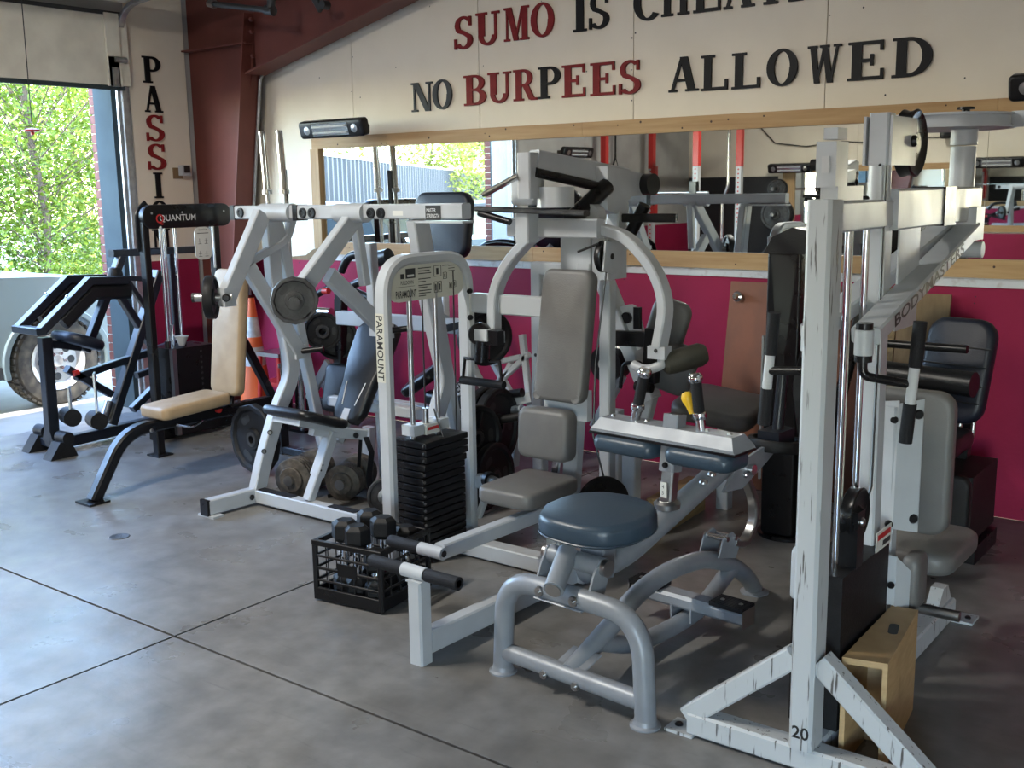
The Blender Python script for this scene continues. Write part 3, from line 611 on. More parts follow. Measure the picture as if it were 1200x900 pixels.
# shell: lower body between wheel arches plus cabin tapering inward
def loft(poly, secs):
    mb = MB(); m_ = len(poly)
    for x, ins in secs:
        for (y, z) in poly:
            tz = max(0, z-1.12)/0.5
            mb.v.append(V((x+(-1 if x > -9.5 else 1)*tz*0.16, y, z-0.03 - (ins*0.06 if z > 1.0 else 0))))
    for i in range(len(secs)-1):
        for j in range(m_): mb.f.append((i*m_+j, i*m_+(j+1) % m_, (i+1)*m_+(j+1) % m_, (i+1)*m_+j))
    mb.f.append(tuple(range(m_))); mb.f.append(tuple((len(secs)-1)*m_+j for j in range(m_))[::-1]); return mb
loft(poly, [(TX-1.85, 0.4), (TX-1.78, 0), (TX-0.07, 0), (TX, 0.4)]).build('body', 'truck', pk, smooth=25)
w_ = lambda n_, P, mt: MB().prism(P, (TX-0.055, 0, 0), Yp, Zp, 0.02).build(n_, mt, pk)
sw = MB(); 
for (y0, y1, a0, a1) in ((2.98, 3.30, 1.22, 1.55), (3.36, 4.05, 1.22, 1.55)):
    tp = 0.14; vs = [V((TX-0.025, y0, 1.19)), V((TX-0.025, y1+(0.2 if y1 > 4 else 0), 1.19)), V((TX-0.135, y1-(0.12 if y1 > 4 else 0), 1.52)), V((TX-0.135, y0, 1.52))]
    sw.add(vs+[p-V((0.03, 0, 0)) for p in vs], [(0, 1, 2, 3), (0, 4, 5, 1), (1, 5, 6, 2), (2, 6, 7, 3), (3, 7, 4, 0)])
sw.build('side_windows', 'glass_dark', pk, smooth=0)
MB().add([V((TX-0.16, 3.99, 1.57)), V((TX-1.69, 3.99, 1.57)), V((TX-1.72, 4.40, 1.15)), V((TX-0.13, 4.40, 1.15))], [(0, 1, 2, 3)]).build('windscreen', 'glass_dark', pk, smooth=0)
for wy in (4.86, 1.46):
    wc = V((TX-0.14, wy, 0.345))
    wh = MB().lathe(wc-V((0.11, 0, 0)), Xp, [(0.0, 0.0), (0.20, 0.0), (0.36, 0.01), (0.385, 0.03), (0.385, 0.23), (0.36, 0.255), (0.27, 0.262), (0.24, 0.25), (0.24, 0.2)], 40).build('wheel', 'tyre', pk)
    tb = MB()
    for i in range(44):
        an = 2*math.pi*i/44; rd = V((0, math.cos(an), math.sin(an))); tg = V((0, -math.sin(an), math.cos(an)))
        for s_ in (0, 1): tb.box(wc+rd*0.388+V((-0.03+0.085*s_+0.05, 0, 0))+tg*(0.012*s_), (0.07, 0.034, 0.018), Xp, tg, rd)
    tb.build('tread', 'tyre', wh)['kind'] = 'stuff'
    MB().lathe(wc+V((0.07, 0, 0)), Xp, [(0.0, 0.05), (0.05, 0.06), (0.06, 0.04), (0.19, 0.03), (0.235, 0.07), (0.245, 0.08), (0.25, 0.0)], 32).build('rim', 'wheel', wh)
    hb = MB()
    for i in range(8):
        an = 2*math.pi*i/8; rd = V((0, math.cos(an), math.sin(an))); hb.lathe(wc+V((0.10, 0, 0))+rd*0.135, Xp, [(0, 0.012), (0.032, 0.012), (0.034, 0)], 12)
    hb.build('rim_hole', 'truck_dark', wh)
    hn = MB()
    for i in range(6):
        an = 2*math.pi*i/6; hn.cyl(wc+V((0.11, math.cos(an)*0.07, math.sin(an)*0.07)), wc+V((0.14, math.cos(an)*0.07, math.sin(an)*0.07)), 0.014, n=6)
    hn.build('lug_nuts', 'chrome', wh)
    ar = MB(); 
    pts = [(TX+0.005, wy+0.47*math.cos(math.radians(a_)), 0.34+0.45*math.sin(math.radians(a_))) for a_ in range(-12, 193, 12)]
    ar.path(pts, 0.05, 0.05, up=Xp).build('wheel_arch', 'truck', pk)
MB().cyl((TX-0.01, 4.2, 0.62), (TX+0.006, 4.2, 0.62), 0.085, n=28).build('fuel_flap', 'truck', pk)
MB().bb(TX-0.02, TX+0.012, 2.0, 4.36, 0.26, 0.36).build('sill', 'truck_dark', pk)
MB().beam((TX-0.005, 4.3, 0.86), (TX-0.005, 2.0, 0.84), 0.012, 0.025).build('side_crease', 'truck', pk)
MB().pad((TX-1.0+0.08, 5.49, 0.50), Xp, Zp, 1.86, 0.24, 0.14, 0.06, 0.04).build('front_bumper', 'truck', pk)
# ================================================================ SILVER SEATED CALF MACHINE
class Fr:
    def __init__(s, o, ang): s.o = v3(o); s.u = V((math.cos(ang), math.sin(ang), 0)); s.v = V((-math.sin(ang), math.cos(ang), 0))
    def __call__(s, u, v, z): return s.o+s.u*u+s.v*v+Zp*z
def bolt(p, d, r=0.011, h=0.01, mt='black', parent=None, name='bolt'):
    return MB().lathe(p, d, [(0, h), (r*0.7, h), (r, h*0.5), (r, 0), (0, 0)], 12).build(name, mt, parent)
Lf = Fr((-1.98, 2.885, 0), math.radians(-4.5)); U_, V_ = Lf.u, Lf.v
t = thing('calf_raise_machine', 'silver tube seated calf machine with blue seat and blue thigh pads', 'gym machine', tuple(Lf.o))
R0 = 0.037
MB().tube([Lf(-0.315, 0, 0.012), Lf(-0.295, 0, 0.372), Lf(0.30, 0, 0.372), Lf(0.32, 0, 0.012)], R0, 0.15, 18, 9).build('front_hoop', 'silver', t)
cb = MB().tube([Lf(-0.29, 0, 0.082), Lf(0.30, 0, 0.082)], 0.033, n=18).build('crossbar', 'silver', t)
for s_ in (-1, 1):
    MB().lathe(Lf(0.318*s_ if s_ > 0 else -0.315, 0, 0), Zp, [(0, 0), (0.052, 0), (0.052, 0.006), (0.042, 0.012), (0.036, 0.03)], 22).build('foot_cap', 'silver', t)
    MB().lathe(Lf(-0.03+0.075*s_, -0.028, 0.372), -V_, [(0, 0.022), (0.008, 0.022), (0.008, 0.014), (0.017, 0.014), (0.019, 0.006), (0.019, 0)], 18).build('bolt', 'steel', t)
    MB().lathe(Lf(-0.02+0.07*s_, -0.02, 0.066), -V_, [(0, 0.028), (0.008, 0.028), (0.008, 0.02), (0.015, 0.02), (0.016, 0.008), (0.016, 0)], 18).build('bolt', 'steel', t)
MB().beam(Lf(-0.13, -0.004, 0.343), Lf(0.08, -0.004, 0.343), 0.07, 0.006).build('hoop_plate', 'silver', t)
MB().lathe(Lf(-0.2, 0.01, 0.045), -U_, [(0, -0.02), (0.012, -0.02), (0.016, 0), (0.012, 0.02), (0, 0.02)], 12).build('leveller', 'black', t)
base = [Lf(0, 0.0, 0.09), Lf(0, 0.24, 0.185), Lf(0, 0.40, 0.262), Lf(0, 0.62, 0.292), Lf(0, 0.86, 0.27), Lf(0.0, 1.08, 0.185), Lf(0.0, 1.22, 0.085), Lf(0.0, 1.28, 0.012)]
MB().tube(base, 0.036, 0.1, 16, 4).build('base_arch', 'silver', t)
MB().tube([Lf(0, 0.16, 0.15), Lf(0.0, 0.36, 0.065), Lf(0.0, 0.60, 0.045), Lf(0, 0.84, 0.055), Lf(0, 1.08, 0.17)], 0.034, 0.12, 16, 5).build('lower_arch', 'silver', t)
MB().lathe(Lf(0, 1.28, 0), Zp, [(0, 0), (0.062, 0), (0.062, 0.006), (0.04, 0.016)], 20).build('foot_cap', 'silver', t)
MB().path([Lf(0, -0.0, 0.108), Lf(0, 0.10, 0.136)], 0.13, 0.006).build('gusset_plate', 'silver', t)
fb = MB().beam(Lf(-0.24, 0.74, 0.128), Lf(0.27, 0.74, 0.128), 0.085, 0.055, r=0.012).build('footrest_bar', 'silver', t)
for s_ in (-1, 1):
    c = Lf(0.012+0.19*s_, 0.74, 0.162)
    tp = MB().box(c, (0.145, 0.095, 0.012), U_, V_).build('tread_pad', 'rubber', fb)
    for q in range(9): MB().box(c+V_*(-0.044+0.011*q)+Zp*0.009, (0.145, 0.0055, 0.006), U_, V_).build('tread_rib', 'rubber', tp)
    bolt(c+U_*0.04+Zp*0.011, Zp, 0.009, 0.004, 'steel', tp); bolt(c-U_*0.04+Zp*0.011, Zp, 0.009, 0.004, 'steel', tp)
    MB().box(Lf(0.012+0.262*s_, 0.74, 0.128), (0.006, 0.09, 0.07), U_, V_).build('end_plate', 'steel', fb)
    MB().box(Lf(0.045*s_, 0.74, 0.085), (0.008, 0.09, 0.06), U_, V_).build('footrest_bracket', 'silver', t)
    MB().prism([(-0.02, 0.36), (0.07, 0.35), (0.115, 0.455), (0.10, 0.50), (0.055, 0.505), (0.02, 0.45)], Lf(-0.03+0.115*s_, 0, 0), V_, Zp, 0.008).build('pivot_fin', 'silver', t)
MB().cyl(Lf(-0.15, 0.075, 0.472), Lf(0.09, 0.075, 0.472), 0.033).build('pivot_tube', 'silver', t)
for u_ in (-0.155, 0.10): MB().cyl(Lf(u_-0.012, 0.075, 0.472), Lf(u_+0.012, 0.075, 0.472), 0.03, n=20).build('pivot_cap', 'steel', t)
MB().cyl(Lf(-0.055, 0.06, 0.50), Lf(0.0, -0.085, 0.418), 0.036, n=22).build('stub_tube', 'silver', t); MB().cyl(Lf(0.0, -0.086, 0.4175), Lf(0.001, -0.09, 0.416), 0.028, n=20).build('stub_plug', 'steel', t)
MB().tube([Lf(-0.01, 0.10, 0.43), Lf(0, 0.30, 0.425), Lf(0, 1.03, 0.632)], 0.045, 0.12, 18, 6).build('boom', 'silver', t)
MB().beam(Lf(0, 0.15, 0.40), Lf(0, 0.17, 0.555), 0.085, 0.10).build('seat_post', 'silver', t)
po = [(-0.20, -0.06), (-0.15, -0.155), (-0.08, -0.185), (0.06, -0.185), (0.145, -0.15), (0.195, -0.06), (0.20, 0.04), (0.17, 0.12), (0.11, 0.175), (0.0, 0.195), (-0.11, 0.175), (-0.17, 0.12), (-0.20, 0.04)]
po = [(p.x, p.y) for p in fillet([V((x, y, 0)) for x, y in po]+[V((-0.20, -0.06, 0))], 0.03, 3)][:-1]
sa = math.radians(3); sv_ = (V_*math.cos(sa)+Zp*math.sin(sa))
st = MB().pad(Lf(0.0, 0.165, 0.602), U_, sv_, 0.40, 0.38, 0.085, 0.1, 0.026, 0.008, poly=po).build('seat', 'blue_vinyl', t, smooth=60)
MB().path([Lf(0.0, 0.165, 0.575)+U_*(x*0.998)+sv_*(y*0.998) for x, y in po]+[Lf(0.0, 0.165, 0.575)+U_*(po[0][0]*0.998)+sv_*(po[0][1]*0.998)], 0.006, 0.006).build('piping', 'blue_vinyl', st)
# pad carriage
pv = 0.64
MB().beam(Lf(0, pv-0.05, 0.52), Lf(0, pv-0.01, 0.80), 0.052, 0.052, up=V_).build('inner_post', 'steel', t)
MB().lathe(Lf(0, pv-0.048, 0.545), Zp, [(0.02, 0), (0.05, 0), (0.052, 0.02), (0.04, 0.03), (0.03, 0.03)], 20).build('post_collar', 'steel', t)
sl = MB().beam(Lf(0, pv-0.03, 0.685), Lf(0, pv, 0.90), 0.066, 0.066, up=V_, r=0.005).build('outer_sleeve', 'silver', t)
MB().box(Lf(0, pv, 0.9005), (0.05, 0.05, 0.002), U_, V_).build('sleeve_opening', 'print', sl); bolt(Lf(0, pv-0.062, 0.715), -V_, 0.012, 0.012, 'black', sl)
dc = MB().box(Lf(0, pv-0.073, 0.62), (0.028, 0.002, 0.06), U_, V_).build('number_decal', 'label', t)
text('4', Lf(-0.006, pv-0.0745, 0.626), U_, Zp, 0.014, 'print', t, 'decal_digit'); text('5', Lf(-0.006, pv-0.0745, 0.602), U_, Zp, 0.014, 'print', t, 'decal_digit')
bd_ = MB()
sec = [(-0.075, 0.0), (0.075, 0.0), (0.075, 0.012), (0.045, 0.052), (-0.045, 0.052), (-0.075, 0.012)]
cz = 0.802; ue = 0.325
for (u_, k_) in ((-ue, 0.0), (ue, 0.0)):
    for (a_, b_) in sec:
        sh = 0.03*(b_/0.052)*(1 if u_ < 0 else -1)
        bd_.v.append(Lf(-0.025+u_+sh, pv+a_, cz+b_))
bd_.f += [tuple(range(6)), tuple(range(6, 12))[::-1]]+[(i, 6+i, 6+(i+1) % 6, (i+1) % 6) for i in range(6)]
board = bd_.build('pad_board', 'silver', t, smooth=20)
for u_ in (-0.27, -0.11, 0.16, 0.255): bolt(Lf(-0.02+u_, pv-0.0, cz+0.052), Zp, 0.009, 0.008, 'steel', board)
MB().box(Lf(-0.025, pv, cz-0.006), (0.655, 0.155, 0.008), U_, V_).build('pad_base', 'black', t)
for u_ in (-0.188, 0.145):
    MB().pad(Lf(u_, pv-0.01, cz-0.043), U_, V_, 0.285, 0.175, 0.068, 0.04, 0.026).build('thigh_pad', 'blue_vinyl', t, smooth=60)
for u_, lean in ((-0.185, 0.045), (0.115, -0.03)):
    a_ = Lf(u_, pv, cz+0.05); d_ = (Zp+U_*(lean/0.2)).normalized()
    h_ = MB().cyl(a_, a_+d_*0.045, 0.019, n=18).lathe(a_+d_*0.04, d_, [(0, 0), (0.024, 0.002), (0.028, 0.012), (0.026, 0.026), (0.019, 0.032), (0, 0.033)], 20).build('handle_base', 'chrome', t)
    MB().cyl(a_+d_*0.07, a_+d_*0.185, 0.021, n=18).build('grip', 'grip', t)
    MB().lathe(a_+d_*0.18, d_, [(0, 0), (0.022, 0), (0.028, 0.01), (0.027, 0.026), (0.018, 0.036), (0, 0.038)], 20).build('handle_knob', 'chrome', t)
a_ = Lf(0.095, pv+0.02, cz+0.05)
lv = MB().cyl(a_, Lf(0.06, pv+0.02, cz+0.13), 0.006, n=8).build('release_lever', 'steel', t)
MB().lathe(Lf(0.062, pv+0.02, cz+0.105), V((-0.35, 0, 0.94)), [(0, 0), (0.011, 0.0), (0.015, 0.03), (0.022, 0.05), (0.024, 0.065), (0.016, 0.082), (0, 0.086)], 18).build('lever_knob', 'yellow', lv)
# weight lever behind
MB().prism([(0.90, 0.545), (1.05, 0.53), (1.24, 0.60), (1.34, 0.645), (1.34, 0.67), (1.20, 0.67), (1.02, 0.64)], Lf(0.055, 0, 0), V_, Zp, 0.012).build('lever_plate', 'silver', t)
MB().prism([(0.90, 0.545), (1.05, 0.53), (1.24, 0.60), (1.34, 0.645), (1.34, 0.67), (1.20, 0.67), (1.02, 0.64)], Lf(-0.055, 0, 0), V_, Zp, 0.012).build('lever_plate', 'silver', t)
MB().cyl(Lf(0.055, 1.10, 0.60), Lf(0.085, 1.10, 0.60), 0.022, n=18).build('pivot_bolt', 'chrome', t); bolt(Lf(0.062, 1.06, 0.585), U_, 0.012, 0.012, 'chrome', t)
bolt(Lf(0.03, 0.80, 0.60), Zp, 0.018, 0.014, 'steel', t); bolt(Lf(0.03, 0.86, 0.62), Zp, 0.018, 0.014, 'steel', t)
MB().path([Lf(0.03, 1.12, 0.56), Lf(0.03, 1.20, 0.44), Lf(0.03, 1.20, 0.33), Lf(0.03, 1.12, 0.265), Lf(0.03, 1.03, 0.30)], 0.03, 0.045, up=U_, fil=0.05).build('stop_strut', 'steel', t)
MB().prism([(0.90, 0.27), (1.03, 0.235), (1.07, 0.30), (1.0, 0.355), (0.93, 0.34)], Lf(0.045, 0, 0), V_, Zp, 0.007).prism([(0.90, 0.27), (1.03, 0.235), (1.07, 0.30), (1.0, 0.355), (0.93, 0.34)], Lf(-0.045, 0, 0), V_, Zp, 0.007).build('strut_bracket', 'silver', t)
for q in ((0.955, 0.335), (1.02, 0.325)): MB().cyl(Lf(-0.055, q[0], q[1]), Lf(0.055, q[0], q[1]), 0.011, n=12).build('bracket_pin', 'chrome', t)
hd = V((0.02, 0.10, 0.99)).normalized(); hb_ = Lf(0.05, 1.34, 0.62)
MB().box(hb_+V((0, 0, 0.075)), (0.10, 0.14, 0.06), U_, V_).build('horn_block', 'navyblack', t)
MB().cyl(hb_, hb_+hd*0.36, 0.024, n=16).build('weight_horn', 'navyblack', t)
def plate_mesh(r, th, sides=0, holes=True, mt='rubber', mt2='iron', name='weight_plate'):
    """weight plate about the local z axis, centred; returns the root (mesh) with a hub child"""
    n = sides or 36; p = [(0.027, -th*0.5), (r*0.30, -th*0.5), (r*0.34, -th*0.22), (r*0.80, -th*0.22), (r*0.86, -th*0.5), (r*0.97, -th*0.5), (r, -th*0.36), (r, th*0.36), (r*0.97, th*0.5), (r*0.86, th*0.5), (r*0.80, th*0.22), (r*0.34, th*0.22), (r*0.30, th*0.5), (0.027, th*0.5), (0.027, -th*0.5)]
    o = MB().lathe((0, 0, 0), Zp, p, n).build(name, mt, smooth=28)
    MB().lathe((0, 0, 0), Zp, [(0.025, -th*0.54), (0.045, -th*0.54), (0.047, -th*0.5), (0.047, th*0.5), (0.045, th*0.54), (0.025, th*0.54)], 24).build('hub_ring', mt2, o)
    if holes:
        for k_ in range(holes if holes > 1 else 3):
            nh = holes if holes > 1 else 3; an = 2*math.pi*(k_+0.5)/nh; c = V((math.cos(an), math.sin(an), 0))*r*0.58; tg = V((-math.sin(an), math.cos(an), 0)); rd = V((math.cos(an), math.sin(an), 0))
            MB().prism([(x, y) for x, y in rrect(r*0.42, r*0.2, r*0.09, 4)], c, tg, rd, th*0.5).build('hand_hole', 'print', o)
    return o
def put_plate(o, c, ax, label, group, roll=0.0):
    x, _ = perp(v3(ax)); o.matrix_world = frame(c, x, ax) @ Matrix.Rotation(roll, 4, 'Z'); tag(o, label, 'weight plate', group); return o
put_plate(plate_mesh(0.125, 0.05, 12, 3), hb_+hd*0.04, hd, 'small black plate lying on the weight horn of the silver calf machine', 'loaded weight plates')
# ================================================================ WHITE PEC FLY MACHINE (right)
CX = -1.138; YB = 2.915
t = thing('pec_fly_machine', 'tall scuffed white cable fly machine numbered 20 in the right foreground', 'gym machine', (CX, YB, 0)); fly = t
MB().beam((-1.52, YB, 0.045), (-0.756, YB, 0.045), 0.076, 0.076, r=0.008).build('front_crossbeam', 'worn', t)
for s_ in (-1, 1):
    MB().beam((CX+s_*0.39, YB, 0.06), (CX+s_*0.036, YB, 0.36), 0.066, 0.066, up=Yp, r=0.006).build('brace', 'worn', t)
    fp = MB().bb(CX+s_*0.36, CX+s_*0.46, YB-0.045, YB+0.045, 0, 0.01).build('foot_plate', 'worn', t)
    bolt((CX+s_*0.43, YB, 0.01), Zp, 0.014, 0.008, 'black', fp)
col = MB().beam((CX, YB, 0.082), (CX, YB, 1.705), 0.072, 0.10, up=Yp, r=0.010).build('front_column', 'worn', t)
text('20', (CX-0.024, YB-0.0505, 0.118), Xp, Zp, 0.040, 'print', t, 'number_20', bold=0.02)
MB().pad((CX-0.042, YB+0.0, 0.62), Yp, Zp, 0.07, 0.16, 0.02, 0.02, 0.006).build('side_plate', 'white', t)
MB().beam((CX, YB+0.05, 0.045), (CX, 4.36, 0.045), 0.085, 0.085, r=0.008).build('floor_spine', 'worn', t)
rf = MB().bb(CX-0.12, CX+0.12, 4.32, 4.42, 0, 0.01).build('foot_plate', 'worn', t); bolt((CX+0.09, 4.37, 0.01), Zp, 0.012, 0.008, 'black', rf)
MB().prism([(4.16, 0.08), (4.24, 0.16), (4.30, 0.16), (4.36, 0.08)], (CX, 0, 0), Yp, Zp, 0.05).build('rear_gusset', 'worn', t)
# top beam, switch box, rear mast
MB().beam((CX, YB+0.03, 1.655), (CX, 3.38, 1.655), 0.07, 0.085, r=0.006).build('top_beam', 'white', t)
MB().beam((CX, 3.38, 1.665), (CX, 4.34, 1.665), 0.10, 0.125, r=0.006).build('rear_top_beam', 'white', t)
MB().box((CX+0.001, 3.92, 1.665), (0.108, 0.13, 0.132)).build('black_band', 'black', t)
MB().box((CX-0.005, 3.05, 1.72), (0.05, 0.20, 0.04)).build('mount_bar', 'white', t)
jb = MB().box((CX-0.015, 2.99, 1.80), (0.058, 0.09, 0.125)).build('junction_box', 'white', t)
MB().box((CX-0.015, 2.943, 1.80), (0.022, 0.004, 0.045)).build('rocker', 'plastic_white', jb); MB().cyl((CX-0.044, 2.97, 1.80), (CX-0.066, 2.97, 1.80), 0.016, n=12).build('knob', 'black', jb)
MB().bb(CX-0.03, CX+0.01, 2.96, 3.03, 1.868, 1.90).build('box_cap', 'white', jb)
MB().tube(fillet([(CX-0.035, 2.98, 1.74), (CX-0.03, 2.98, 1.705), (CX-0.0, 2.99, 1.705), (CX, 3.0, 1.74)], 0.03), 0.006, n=8).build('wire_loop', 'plastic_white', jb)
bolt((CX, 3.10, 1.74), Zp, 0.014, 0.01, 'black', t); bolt((CX, 3.22, 1.70), Zp, 0.014, 0.01, 'black', t)
MB().beam((CX, 3.41, 0.08), (CX, 3.37, 1.60), 0.055, 0.07, up=Yp).build('mast', 'white', t)
MB().cyl((CX, 3.345, 1.60), (CX, 3.345, 1.80), 0.034, n=20).build('mast_sleeve', 'white', t); MB().beam((CX, 3.345, 1.80), (CX, 3.345, 1.955), 0.062, 0.062, up=Yp).build('mast_head', 'white', t)
MB().bb(CX+0.036, CX+0.044, 3.31, 3.54, 1.80, 1.945).build('pulley_plate', 'white', t)
MB().bb(CX-0.044, CX-0.036, 3.31, 3.70, 1.80, 1.945).build('pulley_plate', 'white', t)
def wheel(c, ax, r, th, name, parent, mt='black'):
    c = v3(c); ax = v3(ax).normalized()
    return MB().lathe(c, ax, [(0, -th*0.5), (r*0.3, -th*0.5), (r*0.34, -th*0.3), (r*0.8, -th*0.3), (r*0.94, -th*0.5), (r, -th*0.42), (r*0.93, 0), (r, th*0.42), (r*0.94, th*0.5), (r*0.8, th*0.3), (r*0.34, th*0.3), (r*0.3, th*0.5), (0, th*0.5)], 36).build(name, mt, parent)
wheel((CX, 3.62, 1.872), Xp, 0.108, 0.05, 'top_pulley', t); bolt((CX+0.045, 3.50, 1.875), Xp, 0.018, 0.016, 'black', t, 'pulley_bolt')
MB().tube([(CX+0.03, 3.31, 1.80), (CX+0.03, 3.31, 0.80), (CX+0.028, 3.24, 0.71)], 0.0045, n=6).build('cable', 'cable', t)
MB().tube([(CX+0.01, 3.62, 1.90), (CX+0.01, 3.31, 1.80)], 0.0045, n=6).build('cable', 'cable', t)
MB().bb(CX+0.03, CX+0.036, 3.45, 3.66, 1.28, 1.62).build('guard_plate', 'white', t)
# axle and cam
MB().cyl((CX, 4.24, 1.72), (CX, 4.24, 1.875), 0.045, n=24).build('axle_tube', 'white', t); MB().cyl((CX, 4.24, 1.88), (CX, 4.24, 1.935), 0.047, n=24).build('axle_cap', 'white', t)
cam_poly = []
for k_ in range(40):
    an = 2*math.pi*k_/40; rr_ = 0.235+0.07*math.cos(an-math.radians(215)); cam_poly.append((CX+rr_*math.cos(an), 4.24+rr_*math.sin(an)))
MB().prism(cam_poly, (0, 0, 1.940), Xp, Yp, 0.008).build('cam_plate', 'white', t); MB().prism(cam_poly, (0, 0, 1.982), Xp, Yp, 0.008).build('cam_plate', 'white', t)
cp2 = [(CX+(x-CX)*0.93, 4.24+(y-4.24)*0.93) for x, y in cam_poly]; MB().prism(cp2, (0, 0, 1.961), Xp, Yp, 0.034).build('cam_rim', 'white', t)
MB().box((CX+0.20, 4.18, 1.962), (0.05, 0.03, 0.055), V((0.9, -0.3, 0)), V((0.3, 0.9, 0))).build('cable_anchor', 'white', t)
MB().lathe((CX, 4.24, 1.986), Zp, [(0, 0.03), (0.03, 0.03), (0.032, 0.022), (0.014, 0.02), (0.014, 0.01), (0.026, 0.008), (0.026, 0)], 18).build('axle_nut', 'black', t)
# arms
for s_ in (-1, 1):
    a_, b_ = V((CX+s_*0.045, 4.20, 1.575)), V((CX+s_*0.078, 3.06, 1.315))
    ar = MB().beam(a_, b_, 0.085, 0.05, r=0.006).build('swing_arm', 'white', t)
    if s_ > 0:
        d_ = (a_-b_).normalized(); sd, up_ = perp(d_); sd = sd if sd.x > 0 else -sd
        text('BODYMASTERS', b_+d_*0.13+sd*0.043-up_*0.019, d_, up_ if up_.z > 0 else -up_, 0.038, 'print', t, 'arm_lettering', width=0.80, bold=0.02)
    MB().box(a_+V((0, 0.02, 0.02)), (0.07, 0.11, 0.12)).build('arm_bracket', 'white', t)
    h0 = V((CX+s_*0.080, 3.04, 0))
    MB().cyl(h0+Zp*1.262, h0+Zp*1.335, 0.027, n=20).build('hinge_tube', 'white', t)
    MB().cyl(h0+Zp*1.336, h0+Zp*1.354, 0.024, n=20).build('hinge_cap', 'black', t); MB().cyl(h0+Zp*1.242, h0+Zp*1.261, 0.025, n=20).build('hinge_cap', 'black', t)
    g0 = V((CX+s_*0.217, 3.06, 0))
    MB().tube([h0+Zp*1.25, h0+Zp*1.20, g0+Zp*1.185], 0.013, 0.05, 12).build('handle_arm', 'black', t)
    tl = V((0.03*s_*0+0.012, 0, 0))
    MB().cyl(g0-tl+Zp*1.02, g0+tl+Zp*1.36, 0.015, n=16).build('grip_bar', 'plastic_white', t)
    MB().cyl(g0-tl*1.0+Zp*1.015, g0-tl*0.35+Zp*1.13, 0.019, n=16).build('grip', 'grip', t); MB().cyl(g0+tl*0.35+Zp*1.235, g0+tl+Zp*1.365, 0.019, n=16).build('grip', 'grip', t)
MB().cyl((CX-0.10, 4.20, 1.50), (CX+0.10, 4.20, 1.50), 0.03).build('arm_hub', 'white', t)
# stack, guide rods, low pulley, seat and back pad
stk = MB().bb(CX-0.10, CX+0.055, 3.02, 3.44, 0.09, 0.585).build('stack_cover', 'rubber', t)
for y_ in (3.10, 3.25): MB().cyl((CX, y_, 0.58), (CX, y_, 1.615), 0.011, n=12).build('guide_rod', 'chrome', t)
MB().cyl((CX-0.02, 3.18, 0.58), (CX-0.02, 3.18, 1.61), 0.007, n=8).build('guide_tube', 'cream', t)
wheel((CX+0.02, 3.20, 0.735), Xp, 0.085, 0.04, 'low_pulley', t); MB().bb(CX+0.0, CX+0.055, 3.13, 3.19, 0.58, 0.76).build('pulley_bracket', 'black', t); bolt((CX+0.056, 3.16, 0.725), Xp, 0.014, 0.01, 'steel', t)
wl_ = MB().bb(CX+0.056, CX+0.059, 3.30, 3.44, 0.585, 0.65).build('warning_label', 'label', t); MB().bb(CX+0.0592, CX+0.0598, 3.31, 3.43, 0.622, 0.64).build('label_stripe', 'print_red', wl_); MB().bb(CX+0.0592, CX+0.0598, 3.36, 3.43, 0.595, 0.612).build('label_text', 'print', wl_)
MB().beam((CX, 3.58, 0.08), (CX, 3.55, 1.02), 0.06, 0.06, up=Yp).build('back_post', 'white', t)
bp_ = MB().path([(CX-0.075, 3.66, 0.80), (CX-0.035, 3.575, 0.80), (CX+0.035, 3.575, 0.80), (CX+0.085, 3.66, 0.80)], 0.41, 0.008, up=Zp, r=0.001)
bp_ = MB()
for (xa, ya, xb, yb) in ((CX-0.085, 3.665, CX-0.035, 3.53), (CX-0.035, 3.53, CX+0.035, 3.53), (CX+0.035, 3.53, CX+0.095, 3.60)):
    bp_.add([V((xa, ya, 0.60)), V((xb, yb, 0.58)), V((xb, yb, 1.04)), V((xa, ya, 1.03)), V((xa, ya+0.008, 0.60)), V((xb, yb+0.008, 0.58)), V((xb, yb+0.008, 1.04)), V((xa, ya+0.008, 1.03))], [(0, 1, 2, 3), (4, 7, 6, 5), (0, 4, 5, 1), (1, 5, 6, 2), (2, 6, 7, 3), (3, 7, 4, 0)])
bp_ = bp_.build('back_bracket', 'white', t, smooth=0)
for z_ in (0.63, 0.99): bolt((CX+0.082, 3.59, z_), (0.6, -0.8, 0), 0.017, 0.012, 'black', bp_); bolt((CX+0.022, 3.53, z_-0.015), (0, -1, 0), 0.014, 0.01, 'black', bp_)
MB().pad((CX+0.02, 3.71, 0.80), Xp, Zp, 0.30, 0.50, 0.075, 0.06, 0.02).build('back_pad', 'grey_vinyl', t, smooth=60)
MB().pad((CX+0.01, 3.92, 0.43), Xp, Yp, 0.34, 0.42, 0.08, 0.07, 0.024).build('seat', 'grey_vinyl', t, smooth=60)
MB().beam((CX, 3.72, 0.09), (CX, 3.72, 0.40), 0.055, 0.055, up=Yp).build('seat_post', 'steel', t)
lb = MB().bb(CX-0.07, CX+0.075, 3.46, 3.468, 0.36, 0.53).build('knee_bracket', 'white', t)
MB().add([V((CX+0.075, 3.46, 0.53)), V((CX+0.105, 3.52, 0.47)), V((CX+0.105, 3.52, 0.30)), V((CX+0.075, 3.46, 0.36)), V((CX+0.068, 3.466, 0.53)), V((CX+0.098, 3.526, 0.47)), V((CX+0.098, 3.526, 0.30)), V((CX+0.068, 3.466, 0.36))], [(3, 2, 1, 0), (4, 5, 6, 7), (0, 1, 5, 4), (1, 2, 6, 5), (2, 3, 7, 6)]).build('knee_bracket_wing', 'white', t, smooth=0)
bolt((CX+0.03, 3.458, 0.45), (0, -1, 0), 0.017, 0.012, 'black', lb); bolt((CX+0.062, 3.458, 0.43), (0, -1, 0), 0.012, 0.012, 'black', lb)
